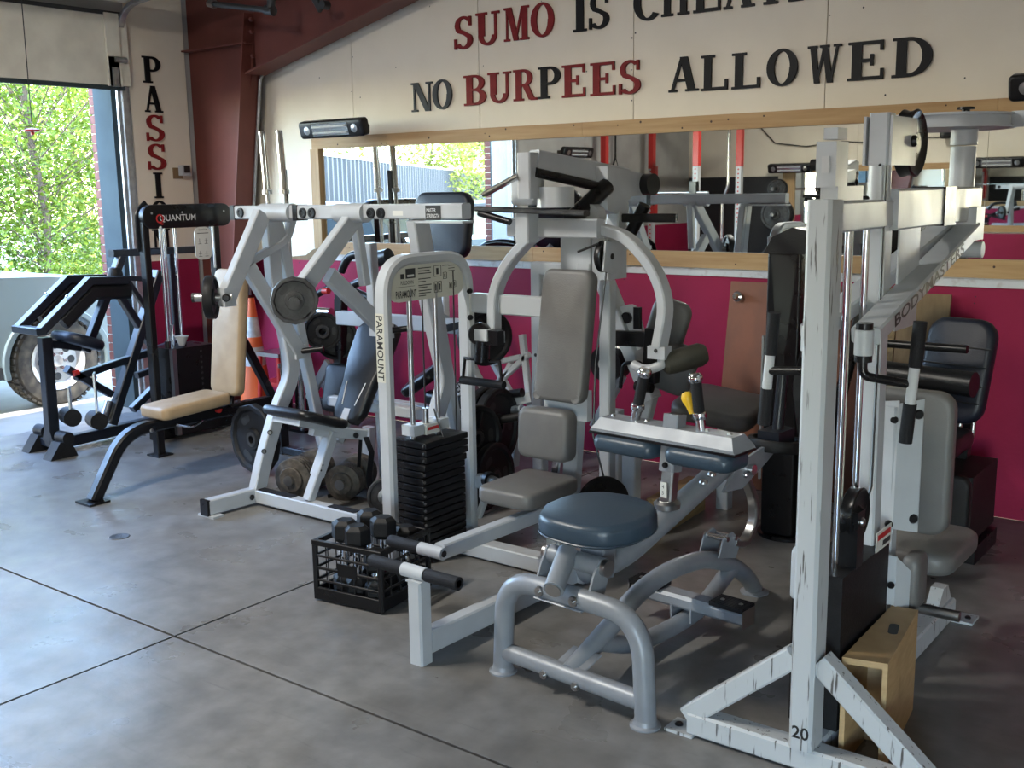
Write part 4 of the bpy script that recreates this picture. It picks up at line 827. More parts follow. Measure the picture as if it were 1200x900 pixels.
MB().pad((CX+0.10, 3.58, 0.42), Yp, Zp, 0.12, 0.19, 0.06, 0.03, 0.02).build('knee_pad', 'grey_vinyl', t, smooth=60)
MB().cyl((CX+0.0, 3.80, 0.235), (CX+0.20, 3.80, 0.235), 0.02, n=18).build('foot_peg', 'steel', t)
MB().lathe((CX+0.07, 3.55, 0.345), (0.5, -0.8, 0), [(0, 0), (0.012, 0), (0.016, 0.02), (0.01, 0.03), (0, 0.03)], 14).build('adjust_knob', 'yellow', t)
# plywood step box beside the stack
bx = thing('plywood_step_box', 'pale plywood step box with a hand hole under the white fly machine', 'step box', (-1.01, 3.24, 0))
A_, B_, C2, D2 = V((-1.085, 3.035, 0)), V((-0.985, 3.075, 0)), V((-0.985, 3.46, 0)), V((-1.085, 3.46, 0))
A_, B_, C2, D2 = V((-1.062, 2.985, 0)), V((-0.935, 3.015, 0)), V((-0.99, 3.48, 0)), V((-1.074, 3.47, 0))
def slabp(pts, z0, z1, name, mt):
    mb = MB(); n_ = len(pts); mb.v = [v3((p.x, p.y, z0)) for p in pts]+[v3((p.x, p.y, z1)) for p in pts]
    mb.f = [tuple(range(n_))[::-1], tuple(range(n_, 2*n_))]+[(i, (i+1) % n_, n_+(i+1) % n_, n_+i) for i in range(n_)]
    return mb.build(name, mt, bx, smooth=0)
bu = (B_-A_).normalized(); bv = (C2-B_).normalized()
slabp([A_, B_, C2, D2], 0.335, 0.355, 'top_panel', 'plywood')
slabp([B_-bu*0.015, B_, C2, C2-bu*0.015], 0.0, 0.335, 'side_panel', 'plywood')
slabp([A_, A_+bu*0.015, D2+bu*0.015, D2], 0.0, 0.335, 'side_panel', 'plywood')
slabp([A_+bv*0.20, B_+bv*0.20, B_+bv*0.215, A_+bv*0.215], 0.0, 0.335, 'inner_panel', 'plywood')
hc = (A_+B_+C2+D2)/4+V((0.01, 0.04, 0.3555)); MB().prism(rrect(0.03, 0.085, 0.014, 4), hc, bu, Zp.cross(bu), 0.0015).build('hand_hole', 'print', bx)
# ================================================================ WHITE MULTI GYM WITH WEIGHT TOWER (centre)
MX = -2.75
t = thing('multi_gym', 'white press station with grey pads joined to an arched weight tower', 'gym machine', (MX, 3.83, 0))
TWX = -3.40; TY0, TY1 = 3.485, 4.065
MB().path([(TWX, TY0, 0.0), (TWX, TY0, 1.432), (TWX, TY1, 1.432), (TWX, TY1, 0.0)], 0.05, 0.075, up=Xp, fil=0.17, n=8, r=0.012).build('tower_frame', 'white', t)
for y_ in (TY0, TY1): MB().bb(TWX-0.06, TWX+0.11, y_-0.045, y_+0.045, 0, 0.012).build('tower_foot', 'white', t)
sg = MB().pad((TWX+0.005, (TY0+TY1)/2, 1.325), Yp, Zp, TY1-TY0-0.03, 0.17, 0.012, 0.08, 0.002).build('sign_panel', 'cream', t)
sxp = TWX+0.0125
def stext(b, y, z, h, w=None, mt='print'): return text(b, (sxp, y, z), Yp, Zp, h, mt, sg, 'sign_text', width=w, bold=0.01)
stext('PARAMOUNT', TY0+0.07, 1.258, 0.034, 0.14); stext('PULLDOWN', TY0+0.105, 1.318, 0.018, 0.085); 
MB().bb(sxp-0.0005, sxp+0.0005, TY0+0.14, TY0+0.205, 1.345, 1.39).build('sign_block', 'print', sg); MB().bb(sxp, sxp+0.001, TY0+0.15, TY0+0.195, 1.352, 1.362).build('sign_block_text', 'label', sg)
MB().bb(sxp-0.0005, sxp+0.0005, TY0+0.105, TY0+0.13, 1.345, 1.368).build('sign_block', 'print', sg); MB().bb(sxp-0.0005, sxp+0.0006, TY0+0.075, TY0+0.20, 1.308, 1.3095).build('sign_rule', 'print', sg)
ln = MB()
for q, (z_, w_) in enumerate(((1.385, 0.09), (1.372, 0.08), (1.36, 0.09), (1.335, 0.085), (1.322, 0.05), (1.305, 0.09), (1.295, 0.06), (1.28, 0.09), (1.268, 0.085), (1.256, 0.05))): ln.bb(sxp-0.0005, sxp+0.0006, TY0+0.225, TY0+0.225+w_, z_, z_+0.004)
for (y_, z_) in ((0.44, 1.385), (0.44, 1.372), (0.44, 1.36), (0.395, 1.388)): ln.bb(sxp-0.0005, sxp+0.0006, TY0+y_, TY0+y_+0.045, z_, z_+0.003)
ln.build('sign_lines', 'print', sg)['kind'] = 'stuff'
fg = MB()
for (y_, z_, w_, h_) in ((0.335, 1.34, 0.05, 0.05), (0.335, 1.265, 0.022, 0.05), (0.365, 1.265, 0.022, 0.05), (0.40, 1.325, 0.026, 0.03), (0.445, 1.275, 0.016, 0.03), (0.475, 1.28, 0.016, 0.03)):
    for a_ in (0, 1): fg.bb(sxp-0.0005, sxp+0.0006, TY0+y_+a_*w_, TY0+y_+a_*w_+0.002, z_, z_+h_).bb(sxp-0.0005, sxp+0.0006, TY0+y_, TY0+y_+w_, z_+a_*h_, z_+a_*h_+0.002)
    fg.bb(sxp-0.0005, sxp+0.0006, TY0+y_+w_*0.35, TY0+y_+w_*0.65, z_+h_*0.2, z_+h_*0.8)
fg.build('sign_figures', 'print', sg)['kind'] = 'stuff'
pl = MB().bb(TWX-0.028, TWX+0.024, TY0-0.0262, TY0-0.0258, 0.885, 1.20).build('name_strip', 'cream', t)
text('PARAMOUNT', (TWX-0.022, TY0-0.0265, 1.19), -Zp, Xp, 0.038, 'print', pl, 'name_lettering', width=0.295, bold=0.015)
MB().bb(TWX+0.0376, TWX+0.0379, TY1-0.018, TY1+0.018, 1.00, 1.24).build('instruction_label', 'label', t)
# guide rods, cable and weight stack
for y_ in (3.655, 3.835): MB().cyl((TWX, y_, 0.06), (TWX, y_, 1.30), 0.013, n=12).build('guide_rod', 'steel', t)
MB().cyl((TWX, 3.745, 0.7), (TWX, 3.745, 1.30), 0.004, n=8).build('cable', 'cable', t); MB().cyl((TWX+0.01, 3.96, 0.3), (TWX+0.01, 3.96, 1.36), 0.004, n=8).build('cable', 'cable', t)
pt = MB().pad((0, 0, 0), Xp, Yp, 0.225, 0.31, 0.030, 0.006, 0.004).build('stack_plate', 'black', t, off=V((0, 0, 0)))
for q in range(16):
    o = pt if q == 0 else dup(pt, t)
    o.location = V((TWX+(0.012 if q > 11 else 0), 3.745+(0.012 if q > 12 else 0), 0.055+q*0.0345)) - t.location
pins = MB()
for q in range(16): pins.cyl((TWX+0.112, 3.60, 0.055+q*0.0345), (TWX+0.116, 3.60, 0.055+q*0.0345), 0.007, n=8)
pins.build('selector_holes', 'steel', t)['kind'] = 'stuff'
for y_ in (3.655, 3.835): MB().bb(TWX-0.04, TWX+0.04, y_-0.035, y_+0.035, 0.605, 0.655).build('top_block', 'white', t)
MB().bb(TWX-0.045, TWX+0.045, 3.70, 3.80, 0.60, 0.645).build('weight_tag', 'label', t); MB().bb(TWX+0.0452, TWX+0.0458, 3.71, 3.79, 0.62, 0.635).build('tag_stripe', 'print_red', t)
MB().cyl((TWX, 3.745, 0.64), (TWX, 3.745, 0.72), 0.016, n=12).build('cable_socket', 'steel', t)
MB().tube([(TWX+0.05, 3.75, 0.72), (TWX+0.09, 3.76, 0.60), (TWX+0.118, 3.79, 0.45)], 0.004, n=6).build('pin_lanyard', 'cable', t)
MB().bb(TWX-0.118, TWX-0.06, 3.575, 3.60, 0.255, 0.275).build('stack_spacer', 'white', t)
# floor frame
MB().beam((TWX, TY0, 0.035), (TWX, TY1, 0.035), 0.06, 0.05).build('tower_base', 'white', t)
MB().beam((TWX+0.02, 3.83, 0.045), (-2.53, 3.83, 0.045), 0.085, 0.075).build('floor_crossbeam', 'white', t)
MB().beam((-2.59, 2.82, 0.075), (-2.59, 3.80, 0.050), 0.062, 0.09).build('floor_rail', 'white', t)
MB().beam((-2.59, 2.79, 0.0), (-2.59, 2.79, 0.325), 0.066, 0.066, up=Yp, r=0.008).build('foot_post', 'white', t)
MB().box((-2.59, 2.79, 0.326), (0.07, 0.07, 0.006)).build('post_cap', 'white', t)
def peg(x0, x1, y, z, xw0, xw1):
    MB().cyl((xw0, y, z), (xw1, y, z), 0.026, n=20).build('peg_sleeve', 'white', t)
    for a_, b_ in ((x0, xw0), (xw1, x1)):
        if abs(b_-a_) > 0.03: MB().lathe((a_, y, z), Xp, [(0.012, 0.01), (0.015, 0), (0.023, 0.001), (0.025, 0.008), (0.025, b_-a_), (0, b_-a_)], 20).build('foam_peg', 'grip', t)
    MB().cyl((x1-0.012, y, z), (x1+0.0, y, z), 0.014, n=14).build('peg_end', 'print', t)
peg(-2.835, -2.395, 2.79, 0.352, -2.665, -2.555)
MB().beam((MX, 3.09, 0.318), (MX, 3.80, 0.302), 0.055, 0.062).build('leg_arm', 'white', t)
peg(-3.01, -2.712, 3.075, 0.318, -2.84, -2.715)
MB().cyl((MX, 3.82, 0.24), (MX, 3.82, 0.345), 0.035, n=20).build('arm_sleeve', 'white', t)
MB().beam((MX+0.01, 3.87, 0.06), (MX+0.01, 3.87, 0.245), 0.075, 0.03, up=Yp).build('upright_plate', 'white', t)
for z_ in (0.12, 0.19): bolt((MX+0.0, 3.853, z_), (0, -1, 0), 0.011, 0.004, 'print', t)
MB().beam((MX+0.0, 3.96, 0.05), (MX+0.0, 3.93, 0.43), 0.07, 0.07, up=Yp).build('seat_post', 'white', t)
sp = [(0.135, -0.19), (0.15, 0.17), (-0.15, 0.17), (-0.135, -0.19)]
MB().pad((MX-0.02, 3.72, 0.425), Xp, Yp, 0.30, 0.40, 0.075, 0.05, 0.02, 0.006).build('seat', 'grey_vinyl', t, smooth=60)
MB().bb(MX-0.07, MX+0.05, 3.66, 3.80, 0.355, 0.385).build('seat_plate', 'black', t)
# mast and back pads
MB().beam((MX, 3.99, 0.08), (MX, 4.16, 1.40), 0.075, 0.06, up=Yp).build('mast', 'white', t)
MB().beam((MX-0.06, 3.97, 0.36), (MX-0.055, 4.0, 0.56), 0.035, 0.03, up=Yp).build('chrome_slide', 'chrome', t)
pn = V((0, -1, 0.16)).normalized(); pu = Xp; pw = V((0, 0.16, 1)).normalized()
MB().pad((MX, 3.985, 1.085), pu, pw, 0.27, 0.60, 0.075, 0.045, 0.022, 0.0).build('upper_back_pad', 'grey_vinyl', t, smooth=60)
MB().pad((MX-0.035, 3.885, 0.645), pu, V((0, 0.05, 1)), 0.28, 0.235, 0.10, 0.04, 0.026, 0.0).build('lower_back_pad', 'grey_vinyl', t, smooth=60)
for s_ in (-1, 1): MB().lathe(V((MX+s_*0.105, 3.908, 0.815)), pn, [(0, 0.002), (0.012, 0.002), (0.016, 0.004), (0.02, 0.004), (0.024, 0)], 18).build('pad_corner_button', 'grey_vinyl', t)
MB().bb(MX-0.12, MX+0.12, 3.98, 4.02, 0.70, 0.84).build('pad_carrier', 'white', t)
MB().bb(MX-0.13, MX+0.035, 4.14, 4.25, 1.365, 1.52).build('mast_shroud', 'white', t); MB().bb(MX+0.045, MX+0.13, 4.14, 4.30, 1.33, 1.52).build('mast_shroud', 'white', t)
lbm = MB().bb(MX-0.10, MX+0.03, 4.128, 4.132, 1.335, 1.362).build('caution_label', 'label', t); MB().bb(MX-0.05, MX+0.02, 4.126, 4.1285, 1.35, 1.36).build('caution_stripe', 'print_red', lbm)
MB().beam((TWX+0.03, 4.09, 1.195), (MX-0.09, 4.09, 1.195), 0.055, 0.095).build('tie_beam', 'white', t)
for z_ in (1.255, 1.125): bolt((TWX+0.045, 4.045, z_), (0.3, -1, 0), 0.014, 0.02, 'black', t)
# press arms
arm = [(0.10, 4.10, 1.565), (0.25, 4.10, 1.535), (0.40, 4.09, 1.40), (0.475, 4.07, 1.25), (0.455, 4.04, 1.06)]
for s_ in (-1, 1):
    MB().path([V((MX+s_*x, y, z_)) for x, y, z_ in arm], 0.045, 0.072, up=Yp, fil=0.16, n=6).build('press_arm', 'white', t)
    e_ = V((MX+s_*0.455, 4.04, 1.04))
    MB().box(e_+V((0, 0, 0.0)), (0.085, 0.06, 0.055)).build('arm_shoe', 'white', t); bolt(e_+V((0, -0.031, 0.01)), (0, -1, 0), 0.009, 0.004, 'print', t)
MB().tube([(MX+0.33, 4.03, 0.975), (MX+0.40, 4.02, 0.955), (MX+0.47, 4.04, 0.985), (MX+0.47, 4.04, 1.02)], 0.021, 0.05).build('handle_tube', 'white', t)
MB().lathe((MX+0.47, 4.05, 0.985), V((0.55, 0.62, 0.18)), [(0, 0), (0.035, 0), (0.048, 0.012), (0.052, 0.05), (0.052, 0.17), (0.04, 0.195), (0, 0.2)], 24).build('foam_roller', 'olive_vinyl', t)
MB().lathe((MX-0.50, 4.00, 1.06), (0.4, -0.9, 0), [(0, 0), (0.05, 0), (0.055, 0.01), (0.055, 0.05), (0.048, 0.06), (0, 0.06)], 22).build('arm_pivot', 'black', t)
MB().box((MX-0.455, 3.96, 1.06), (0.075, 0.05, 0.055)).build('pivot_block', 'plastic_white', t); MB().box((MX-0.40, 3.97, 1.05), (0.08, 0.05, 0.07)).build('pivot_clamp', 'black', t)
MB().cyl((MX-0.47, 3.97, 1.03), (MX-0.48, 3.97, 0.93), 0.036, n=14).build('handle_stub', 'black', t)
MB().tube([(MX-0.60, 3.97, 0.83), (MX-0.585, 3.97, 0.935), (MX-0.37, 3.97, 0.935), (MX-0.355, 3.97, 0.83)], 0.008, n=8).build('stirrup', 'black', t)
MB().cyl((MX-0.61, 3.97, 0.825), (MX-0.345, 3.97, 0.825), 0.02, n=14).build('stirrup_grip', 'grip', t)
# cross head and top lever
MB().beam((MX-0.36, 4.06, 1.565), (MX+0.14, 4.06, 1.565), 0.06, 0.085).build('cross_head', 'white', t)
MB().beam((MX-0.22, 4.0, 1.50), (MX-0.22, 4.0, 1.66), 0.075, 0.09, up=Yp).build('cross_head_sleeve', 'white', t)
MB().pad((MX-0.20, 3.98, 1.74), Xp, Zp, 0.13, 0.14, 0.09, 0.02, 0.01).build('spool_block', 'white', t)
MB().cyl((MX-0.06, 4.0, 1.66), (MX-0.06, 4.0, 1.75), 0.085, n=28).build('spool_drum', 'white', t)
MB().beam((MX-0.47, 3.95, 1.655), (MX+0.14, 3.95, 1.635), 0.05, 0.024).build('adjust_bar', 'iron', t)
MB().cyl((MX-0.46, 3.95, 1.635), (MX-0.28, 3.95, 1.595), 0.016, n=10).build('adjust_pin', 'black', t)
MB().beam((MX-0.13, 3.90, 1.70), (MX-0.13, 3.90, 1.90), 0.07, 0.09, up=Yp).build('front_head', 'white', t)
MB().beam((MX-0.12, 3.92, 1.865), (MX-0.02, 4.52, 1.785), 0.065, 0.095).build('top_lever', 'white', t)
MB().prism([(4.28, 1.64), (4.36, 1.62), (4.50, 1.70), (4.68, 1.71), (4.68, 1.80), (4.28, 1.84)], (MX-0.0, 0, 0), Yp, Zp, 0.075).build('lever_cheek', 'white', t)
MB().cyl((MX-0.06, 4.63, 1.755), (MX+0.09, 4.61, 1.755), 0.052, n=22).build('lever_axle', 'black', t)
MB().beam((MX-0.16, 3.86, 1.80), (MX-0.34, 3.84, 1.72), 0.05, 0.02).build('head_plate', 'steel', t)
MB().cyl((MX-0.10, 3.90, 1.815), (MX+0.02, 4.32, 1.735), 0.022, n=12).build('damper', 'black', t); MB().cyl((MX+0.02, 4.30, 1.75), (MX-0.02, 4.06, 1.60), 0.04, n=12).build('damper_clamp', 'black', t)
MB().cyl((MX+0.03, 4.14, 1.62), (MX+0.03, 4.20, 1.62), 0.05, n=20).build('white_pulley', 'white', t)
MB().beam((MX+0.0, 4.36, 1.33), (MX+0.0, 4.44, 1.68), 0.07, 0.08, up=Yp).build('rear_upright', 'white', t)
MB().cyl((MX+0.05, 4.46, 1.52), (MX+0.13, 4.46, 1.66), 0.03, n=14).build('coil_cover', 'black', t); MB().beam((MX+0.02, 4.42, 1.60), (MX+0.30, 4.46, 1.60), 0.03, 0.04).build('stop_pin', 'black', t)
wheel((MX+0.14, 4.10, 1.44), Xp, 0.072, 0.035, 'cable_pulley', t); MB().prism([(4.04, 1.38), (4.14, 1.36), (4.20, 1.42), (4.17, 1.50), (4.06, 1.51)], (MX+0.165, 0, 0), Yp, Zp, 0.01).build('pulley_cover', 'white', t); bolt((MX+0.17, 4.11, 1.44), Xp, 0.014, 0.006, 'print', t)
MB().tube([(MX+0.145, 4.10, 1.37), (MX+0.10, 4.08, 0.95), (MX+0.10, 4.06, 0.62), (MX+0.19, 4.03, 0.40)], 0.0045, n=6).build('cable', 'cable', t)
MB().tube([(MX+0.14, 4.05, 1.50), (MX+0.02, 4.06, 1.46)], 0.006, n=6).build('cable', 'cable', t)
wheel((MX+0.18, 4.02, 0.315), V((0.85, -0.5, 0)), 0.13, 0.03, 'low_pulley', t)
# side brackets and rear frame
MB().beam((TWX+0.03, 4.09, 0.285), (TWX+0.13, 4.07, 0.30), 0.05, 0.07).beam((TWX+0.04, 4.08, 0.10), (TWX+0.125, 4.07, 0.27), 0.03, 0.035).build('roller_bracket', 'white', t)
MB().cyl((TWX+0.12, 4.06, 0.315), (TWX+0.15, 4.05, 0.315), 0.04, n=20).build('roller_collar', 'black', t); MB().cyl((TWX+0.15, 4.05, 0.315), (TWX+0.30, 4.0, 0.305), 0.026, n=18).build('low_roller', 'grey_vinyl', t)
MB().path([(-3.235, 4.45, 0.0), (-3.235, 4.45, 1.345), (-2.85, 4.45, 1.345)], 0.062, 0.062, up=Yp).build('rear_frame', 'white', t)
bolt((-3.235, 4.417, 0.90), (0, -1, 0), 0.009, 0.003, 'print', t)
MB().beam((-2.80, 4.42, 0.0), (-2.80, 4.42, 1.30), 0.062, 0.062, up=Yp).build('rear_frame', 'white', t)
MB().beam((-3.235, 4.45, 0.04), (-2.80, 4.42, 0.04), 0.06, 0.06).build('rear_floor_tie', 'white', t)
# ================================================================ WHITE LEVER MACHINE (left of centre)
t = thing('lever_press_machine', 'white plate-loaded lever machine with black seat and overhead beam', 'gym machine', (-4.4, 3.8, 0)); lpm = t
BYt, BZ = 4.0, 1.632
MB().beam((-5.02, BYt, BZ), (-3.33, BYt, BZ+0.01), 0.07, 0.075, r=0.008).build('top_beam', 'white', t)
MB().box((-5.035, BYt, BZ), (0.035, 0.078, 0.083)).build('beam_cap', 'black', t); MB().box((-4.505, BYt, BZ), (0.035, 0.08, 0.084)).build('collar', 'black', t)
for x_ in (-4.96, -4.44, -4.37, -4.16, -3.93, -3.86, -4.02): MB().lathe((x_, BYt-0.035, BZ), (0, -1, 0), [(0, 0.006), (0.012, 0.006), (0.016, 0.010), (0.026, 0.010), (0.028, 0)], 16).build('beam_bolt', 'black', t)
MB().cyl((-4.80, BYt-0.01, BZ), (-4.55, BYt-0.01, BZ), 0.05, n=24).build('lever_hub', 'white', t); MB().cyl((-4.20, BYt-0.01, BZ), (-3.99, BYt-0.01, BZ), 0.05, n=24).build('lever_hub', 'white', t)
lb_ = MB().bb(-3.56, -3.46, BYt-0.0365, BYt-0.0358, BZ-0.034, BZ+0.038).build('brand_label', 'print', t)
text('MASTER\nSTRENGTH', (-3.552, BYt-0.0368, BZ-0.022), Xp, Zp, 0.046, 'print_white', lb_, 'label_text', width=0.083)
MB().bb(-3.78, -3.71, BYt-0.0365, BYt-0.0358, BZ-0.012, BZ+0.012).build('small_label', 'label', t)
MB().bb(-3.62, -3.32, BYt-0.045, BYt+0.045, BZ-0.047, BZ-0.036).build('beam_plate', 'white', t)
prof_ = [(4.0, 1.60), (4.01, 1.22), (4.085, 0.90), (4.11, 0.70), (3.985, 0.515), (3.865, 0.25), (3.80, 0.06)]
prof2 = [(4.0, 1.60), (4.07, 1.22), (4.16, 0.90), (4.20, 0.76), (4.08, 0.515), (3.93, 0.25), (3.82, 0.06)]
for x_, pr in ((-4.76, prof_), (-3.66, prof2)):
    MB().path([(x_, y, z_) for y, z_ in pr], 0.085, 0.062, up=Xp, fil=0.10, n=4).build('side_upright', 'white', t)
    for (y_, z_) in ((3.925, 0.40), (3.875, 0.30)): bolt((x_+0.03, y_-0.03, z_), (0.7, -0.7, 0.1), 0.015, 0.008, 'black', t)
    MB().beam((x_+0.02*0, 3.80, 0.055), (x_-0.02, 3.47, 0.055), 0.062, 0.085).build('front_foot', 'white', t)
    MB().box((x_-0.021, 3.463, 0.055), (0.064, 0.02, 0.088)).build('foot_cap', 'black', t); MB().bb(x_-0.085, x_+0.05, 3.46, 3.53, 0, 0.012).build('foot_plate', 'white', t)
    bolt((x_+0.032, 3.74, 0.055), Xp, 0.016, 0.008, 'black', t)
    MB().beam((x_, 4.05, 1.58), (x_, 4.36, 0.04), 0.055, 0.06, up=Yp).build('rear_leg', 'white', t)
MB().beam((-4.76, 3.80, 0.052), (-3.66, 3.80, 0.052), 0.07, 0.075).build('base_crossbeam', 'white', t)
for x_, w_ in ((-4.58, 0.28), (-4.05, 0.20)): MB().bb(x_-w_/2, x_+w_/2, 3.775, 3.825, 0.089, 0.094).build('grip_tape', 'grip', t)
MB().beam((-5.02, 4.28, 0.03), (-4.76, 4.28, 0.03), 0.06, 0.05).build('rear_stub', 'white', t)
# seat and adjuster
MB().beam((-4.325, 3.80, 0.09), (-4.31, 3.98, 0.44), 0.056, 0.05, up=Yp).build('adjust_post', 'white', t)
MB().beam((-4.32, 3.865, 0.215), (-4.312, 3.965, 0.41), 0.066, 0.06, up=Yp).build('adjust_sleeve', 'white', t)
hl = MB()
for q in range(6): hl.cyl(V((-4.318, 3.87+0.014*q, 0.25+0.028*q))+V((0.033, -0.005, 0)), V((-4.318, 3.87+0.014*q, 0.25+0.028*q))+V((0.0345, -0.005, 0)), 0.006, n=8)
hl.build('adjust_holes', 'print', t)['kind'] = 'stuff'
sn_w = V((0, -0.94, 0.33)).normalized()
MB().pad((-4.40, 3.875, 0.535), Xp, -sn_w, 0.40, 0.36, 0.055, 0.08, 0.024).build('seat', 'black_vinyl', t, smooth=60)
MB().box((-4.40, 3.84, 0.50), (0.22, 0.22, 0.03), Xp, -sn_w, Xp.cross(-sn_w)).build('seat_plate', 'white', t)
MB().beam((-4.34, 3.86, 0.47), (-4.30, 4.22, 0.38), 0.05, 0.06).build('seat_arm', 'white', t); bolt((-4.268, 4.12, 0.40), (0.8, -0.6, 0), 0.016, 0.02, 'black', t)
bw_ = V((0, 0.50, 0.86)).normalized()
bpp = [(0.075, -0.30), (0.115, -0.24), (0.125, -0.05), (0.155, 0.10), (0.16, 0.28), (0.12, 0.32), (-0.12, 0.32), (-0.16, 0.28), (-0.155, 0.10), (-0.125, -0.05), (-0.115, -0.24), (-0.075, -0.30)]
bp3 = MB().pad((-4.40, 4.33, 0.70), Xp, bw_, 0.31, 0.62, 0.07, 0.06, 0.024, 0.004, poly=bpp).build('back_pad', 'black_vinyl', t, smooth=60)
bn = Xp.cross(bw_)
for s_ in (-1, 1): MB().tube([V((-4.40+s_*0.075, 4.33, 0.70))-bw_*0.03*0+bn*0.037-bw_*0.06, V((-4.40+s_*0.05, 4.33, 0.70))+bn*0.037-bw_*0.20], 0.003, n=6).build('pad_seam', 'print_white', bp3)
MB().beam((-4.40, 4.10, 0.35), (-4.40, 4.50, 0.95), 0.06, 0.05).build('back_support', 'white', t)
MB().beam((-4.40, 4.48, 0.05), (-4.40, 4.42, 1.45), 0.06, 0.06, up=Yp).build('rear_mast', 'white', t); MB().beam((-4.76, 4.40, 0.50), (-3.66, 4.40, 0.50), 0.06, 0.06).build('rear_tie', 'white', t)
MB().path([(-4.25, 4.18, 0.38), (-4.20, 4.17, 0.30), (-4.21, 4.15, 0.16), (-4.17, 4.13, 0.02)], 0.045, 0.004, up=Xp).build('seat_belt', 'grip', t)
MB().path([(-4.33, 4.22, 0.38), (-4.36, 4.22, 0.18), (-4.40, 4.20, 0.03), (-4.50, 4.1, 0.012)], 0.03, 0.004, up=Xp).build('seat_belt', 'grip', t)
# the two levers
def lever(xp, piv, mid, end, hnd, brace, sgn, label):
    P_ = lambda q, x=xp: pX(q[0], q[1], x)
    a_, m_, e_, h_ = P_(piv), P_(mid), P_(end), P_(hnd)
    MB().beam(a_, e_, 0.095, 0.055, up=Xp).build('lever_arm', 'white', t)
    MB().beam(m_, h_, 0.085, 0.05, up=Xp).build('lever_branch', 'white', t)
    MB().path([P_(brace[0]), P_(brace[1]), P_(brace[2])], 0.045, 0.035, up=Xp, fil=0.06).build('lever_brace', 'white', t)
    ax = V((0.75*sgn, -0.66, 0)).normalized()
    MB().box(e_, (0.06, 0.075, 0.10)).build('lever_end', 'white', t)
    bolt(e_+V((0.03, -0.03, 0.0)), (0.8, -0.6, 0), 0.022, 0.015, 'black', t)
    MB().cyl(e_-ax*0.03, e_+ax*0.17, 0.024, n=18).build('weight_horn', 'steel', t); MB().cyl(e_+ax*0.17, e_+ax*0.185, 0.025, n=18).build('horn_cap', 'iron', t)
    gx = V((0.85, 0.5, 0.12)).normalized()
    MB().box(h_, (0.05, 0.08, 0.08)).build('handle_plate', 'white', t); MB().cyl(h_-gx*0.01, h_+gx*0.15, 0.017, n=14).build('handle', 'black', t)
    return e_, ax
e1, ax1 = lever(-4.74, (307, 250), (290, 312), (266, 348), (350, 412), ((288, 309), (336, 282), (344, 252)), -1, 'a')
e2, ax2 = lever(-4.10, (418, 250), (385, 322), (345, 350), (452, 388), ((384, 300), (395, 272), (411, 254)), 1, 'b')
for e_, ax, lab in ((e1, ax1, 'dark twelve-sided plate on the left horn of the white lever machine'), (e2, ax2, 'round grey-faced plate on the right horn of the white lever machine')):
    put_plate(plate_mesh(0.118, 0.05, 12, 4, 'rubber' if ax.x < 0 else 'iron', 'iron'), e_+ax*0.085, ax, lab, 'loaded weight plates')
fm = MB().lathe(e2+ax2*0.085, ax2, [(0, 0.022), (0.03, 0.024), (0.085, 0.016), (0.088, 0)], 30).build('plate_face', 'iron', t)
D.objects.remove(fm)
MB().beam((-4.12, BYt+0.04, BZ-0.04), (-4.09, BYt+0.06, 1.25), 0.05, 0.05, up=Yp).build('stop_link', 'white', t)
# ================================================================ BLACK CABLE TOWER, TAN BENCH, DARK CALF MACHINE (left)
MB().bb(LW+0.018, LW+0.024, 5.13, 5.66, 0, 1.2).build('wainscot_board', 'pink', D.objects['wall_left'])
QX = -6.60
t = thing('cable_tower', 'black cable tower with rounded header beside the vertical word PASSION', 'gym machine', (QX, 4.75, 0))
MB().beam((QX, 4.43, 0), (QX, 4.43, 1.56), 0.07, 0.05, up=Yp).build('front_column', 'black', t)
MB().beam((QX, 5.02, 0), (QX, 5.02, 1.56), 0.07, 0.05, up=Yp).build('rear_column', 'black', t)
hd_ = MB().pad((QX, 4.775, 1.585), Yp, Zp, 0.75, 0.165, 0.10, 0.075, 0.006).build('header', 'black', t)
text('QUANTUM', (QX+0.0505, 4.53, 1.545), Yp, Zp, 0.052, 'print_white', hd_, 'header_lettering', width=0.30, bold=0.01); text('Q', (QX+0.0512, 4.50, 1.528), Yp, Zp, 0.075, 'print_red', hd_, 'header_initial', width=0.062, bold=0.015)
for y_ in (4.47, 4.72, 5.08): bolt((QX+0.05, y_, 1.61), Xp, 0.008, 0.004, 'steel', hd_)
MB().path(fillet([(QX-0.02, 4.405, 1.35), (QX-0.02, 4.405, 1.62), (QX-0.02, 4.48, 1.68)], 0.08), 0.05, 0.012, up=Xp).build('header_trim', 'navyblack', t)
for x_, y_ in ((0.05, 4.53), (0.0, 4.59), (0.03, 4.66)): MB().cyl((QX+x_, y_, 0.66), (QX+x_, y_, 1.52), 0.012, n=12).build('guide_rod', 'chrome', t)
MB().bb(QX-0.13, QX+0.13, 4.50, 4.86, 0.04, 0.66).build('stack_shroud', 'black', t)
MB().bb(QX+0.10, QX+0.135, 4.495, 4.53, 0.04, 0.66).build('shroud_edge', 'steel', t)
pin = MB()
for q in range(14): pin.cyl((QX+0.128, 4.74, 0.10+q*0.04), (QX+0.1335, 4.74, 0.10+q*0.04), 0.009, n=6)
pin.build('selector_holes', 'iron', t)['kind'] = 'stuff'
for y_, m_ in ((4.53, 'black'), (4.66, 'black')): MB().cyl((QX+0.04, y_, 0.66), (QX+0.04, y_, 0.71), 0.022, n=14).build('rod_bumper', m_, t)
MB().cyl((QX+0.02, 4.59, 0.66), (QX+0.02, 4.59, 0.82), 0.015, n=10).build('chain_link', 'chrome', t); MB().cyl((QX+0.08, 4.62, 0.67), (QX+0.08, 4.62, 0.74), 0.02, 0.05, n=14).build('weight_pin', 'plastic_white', t)
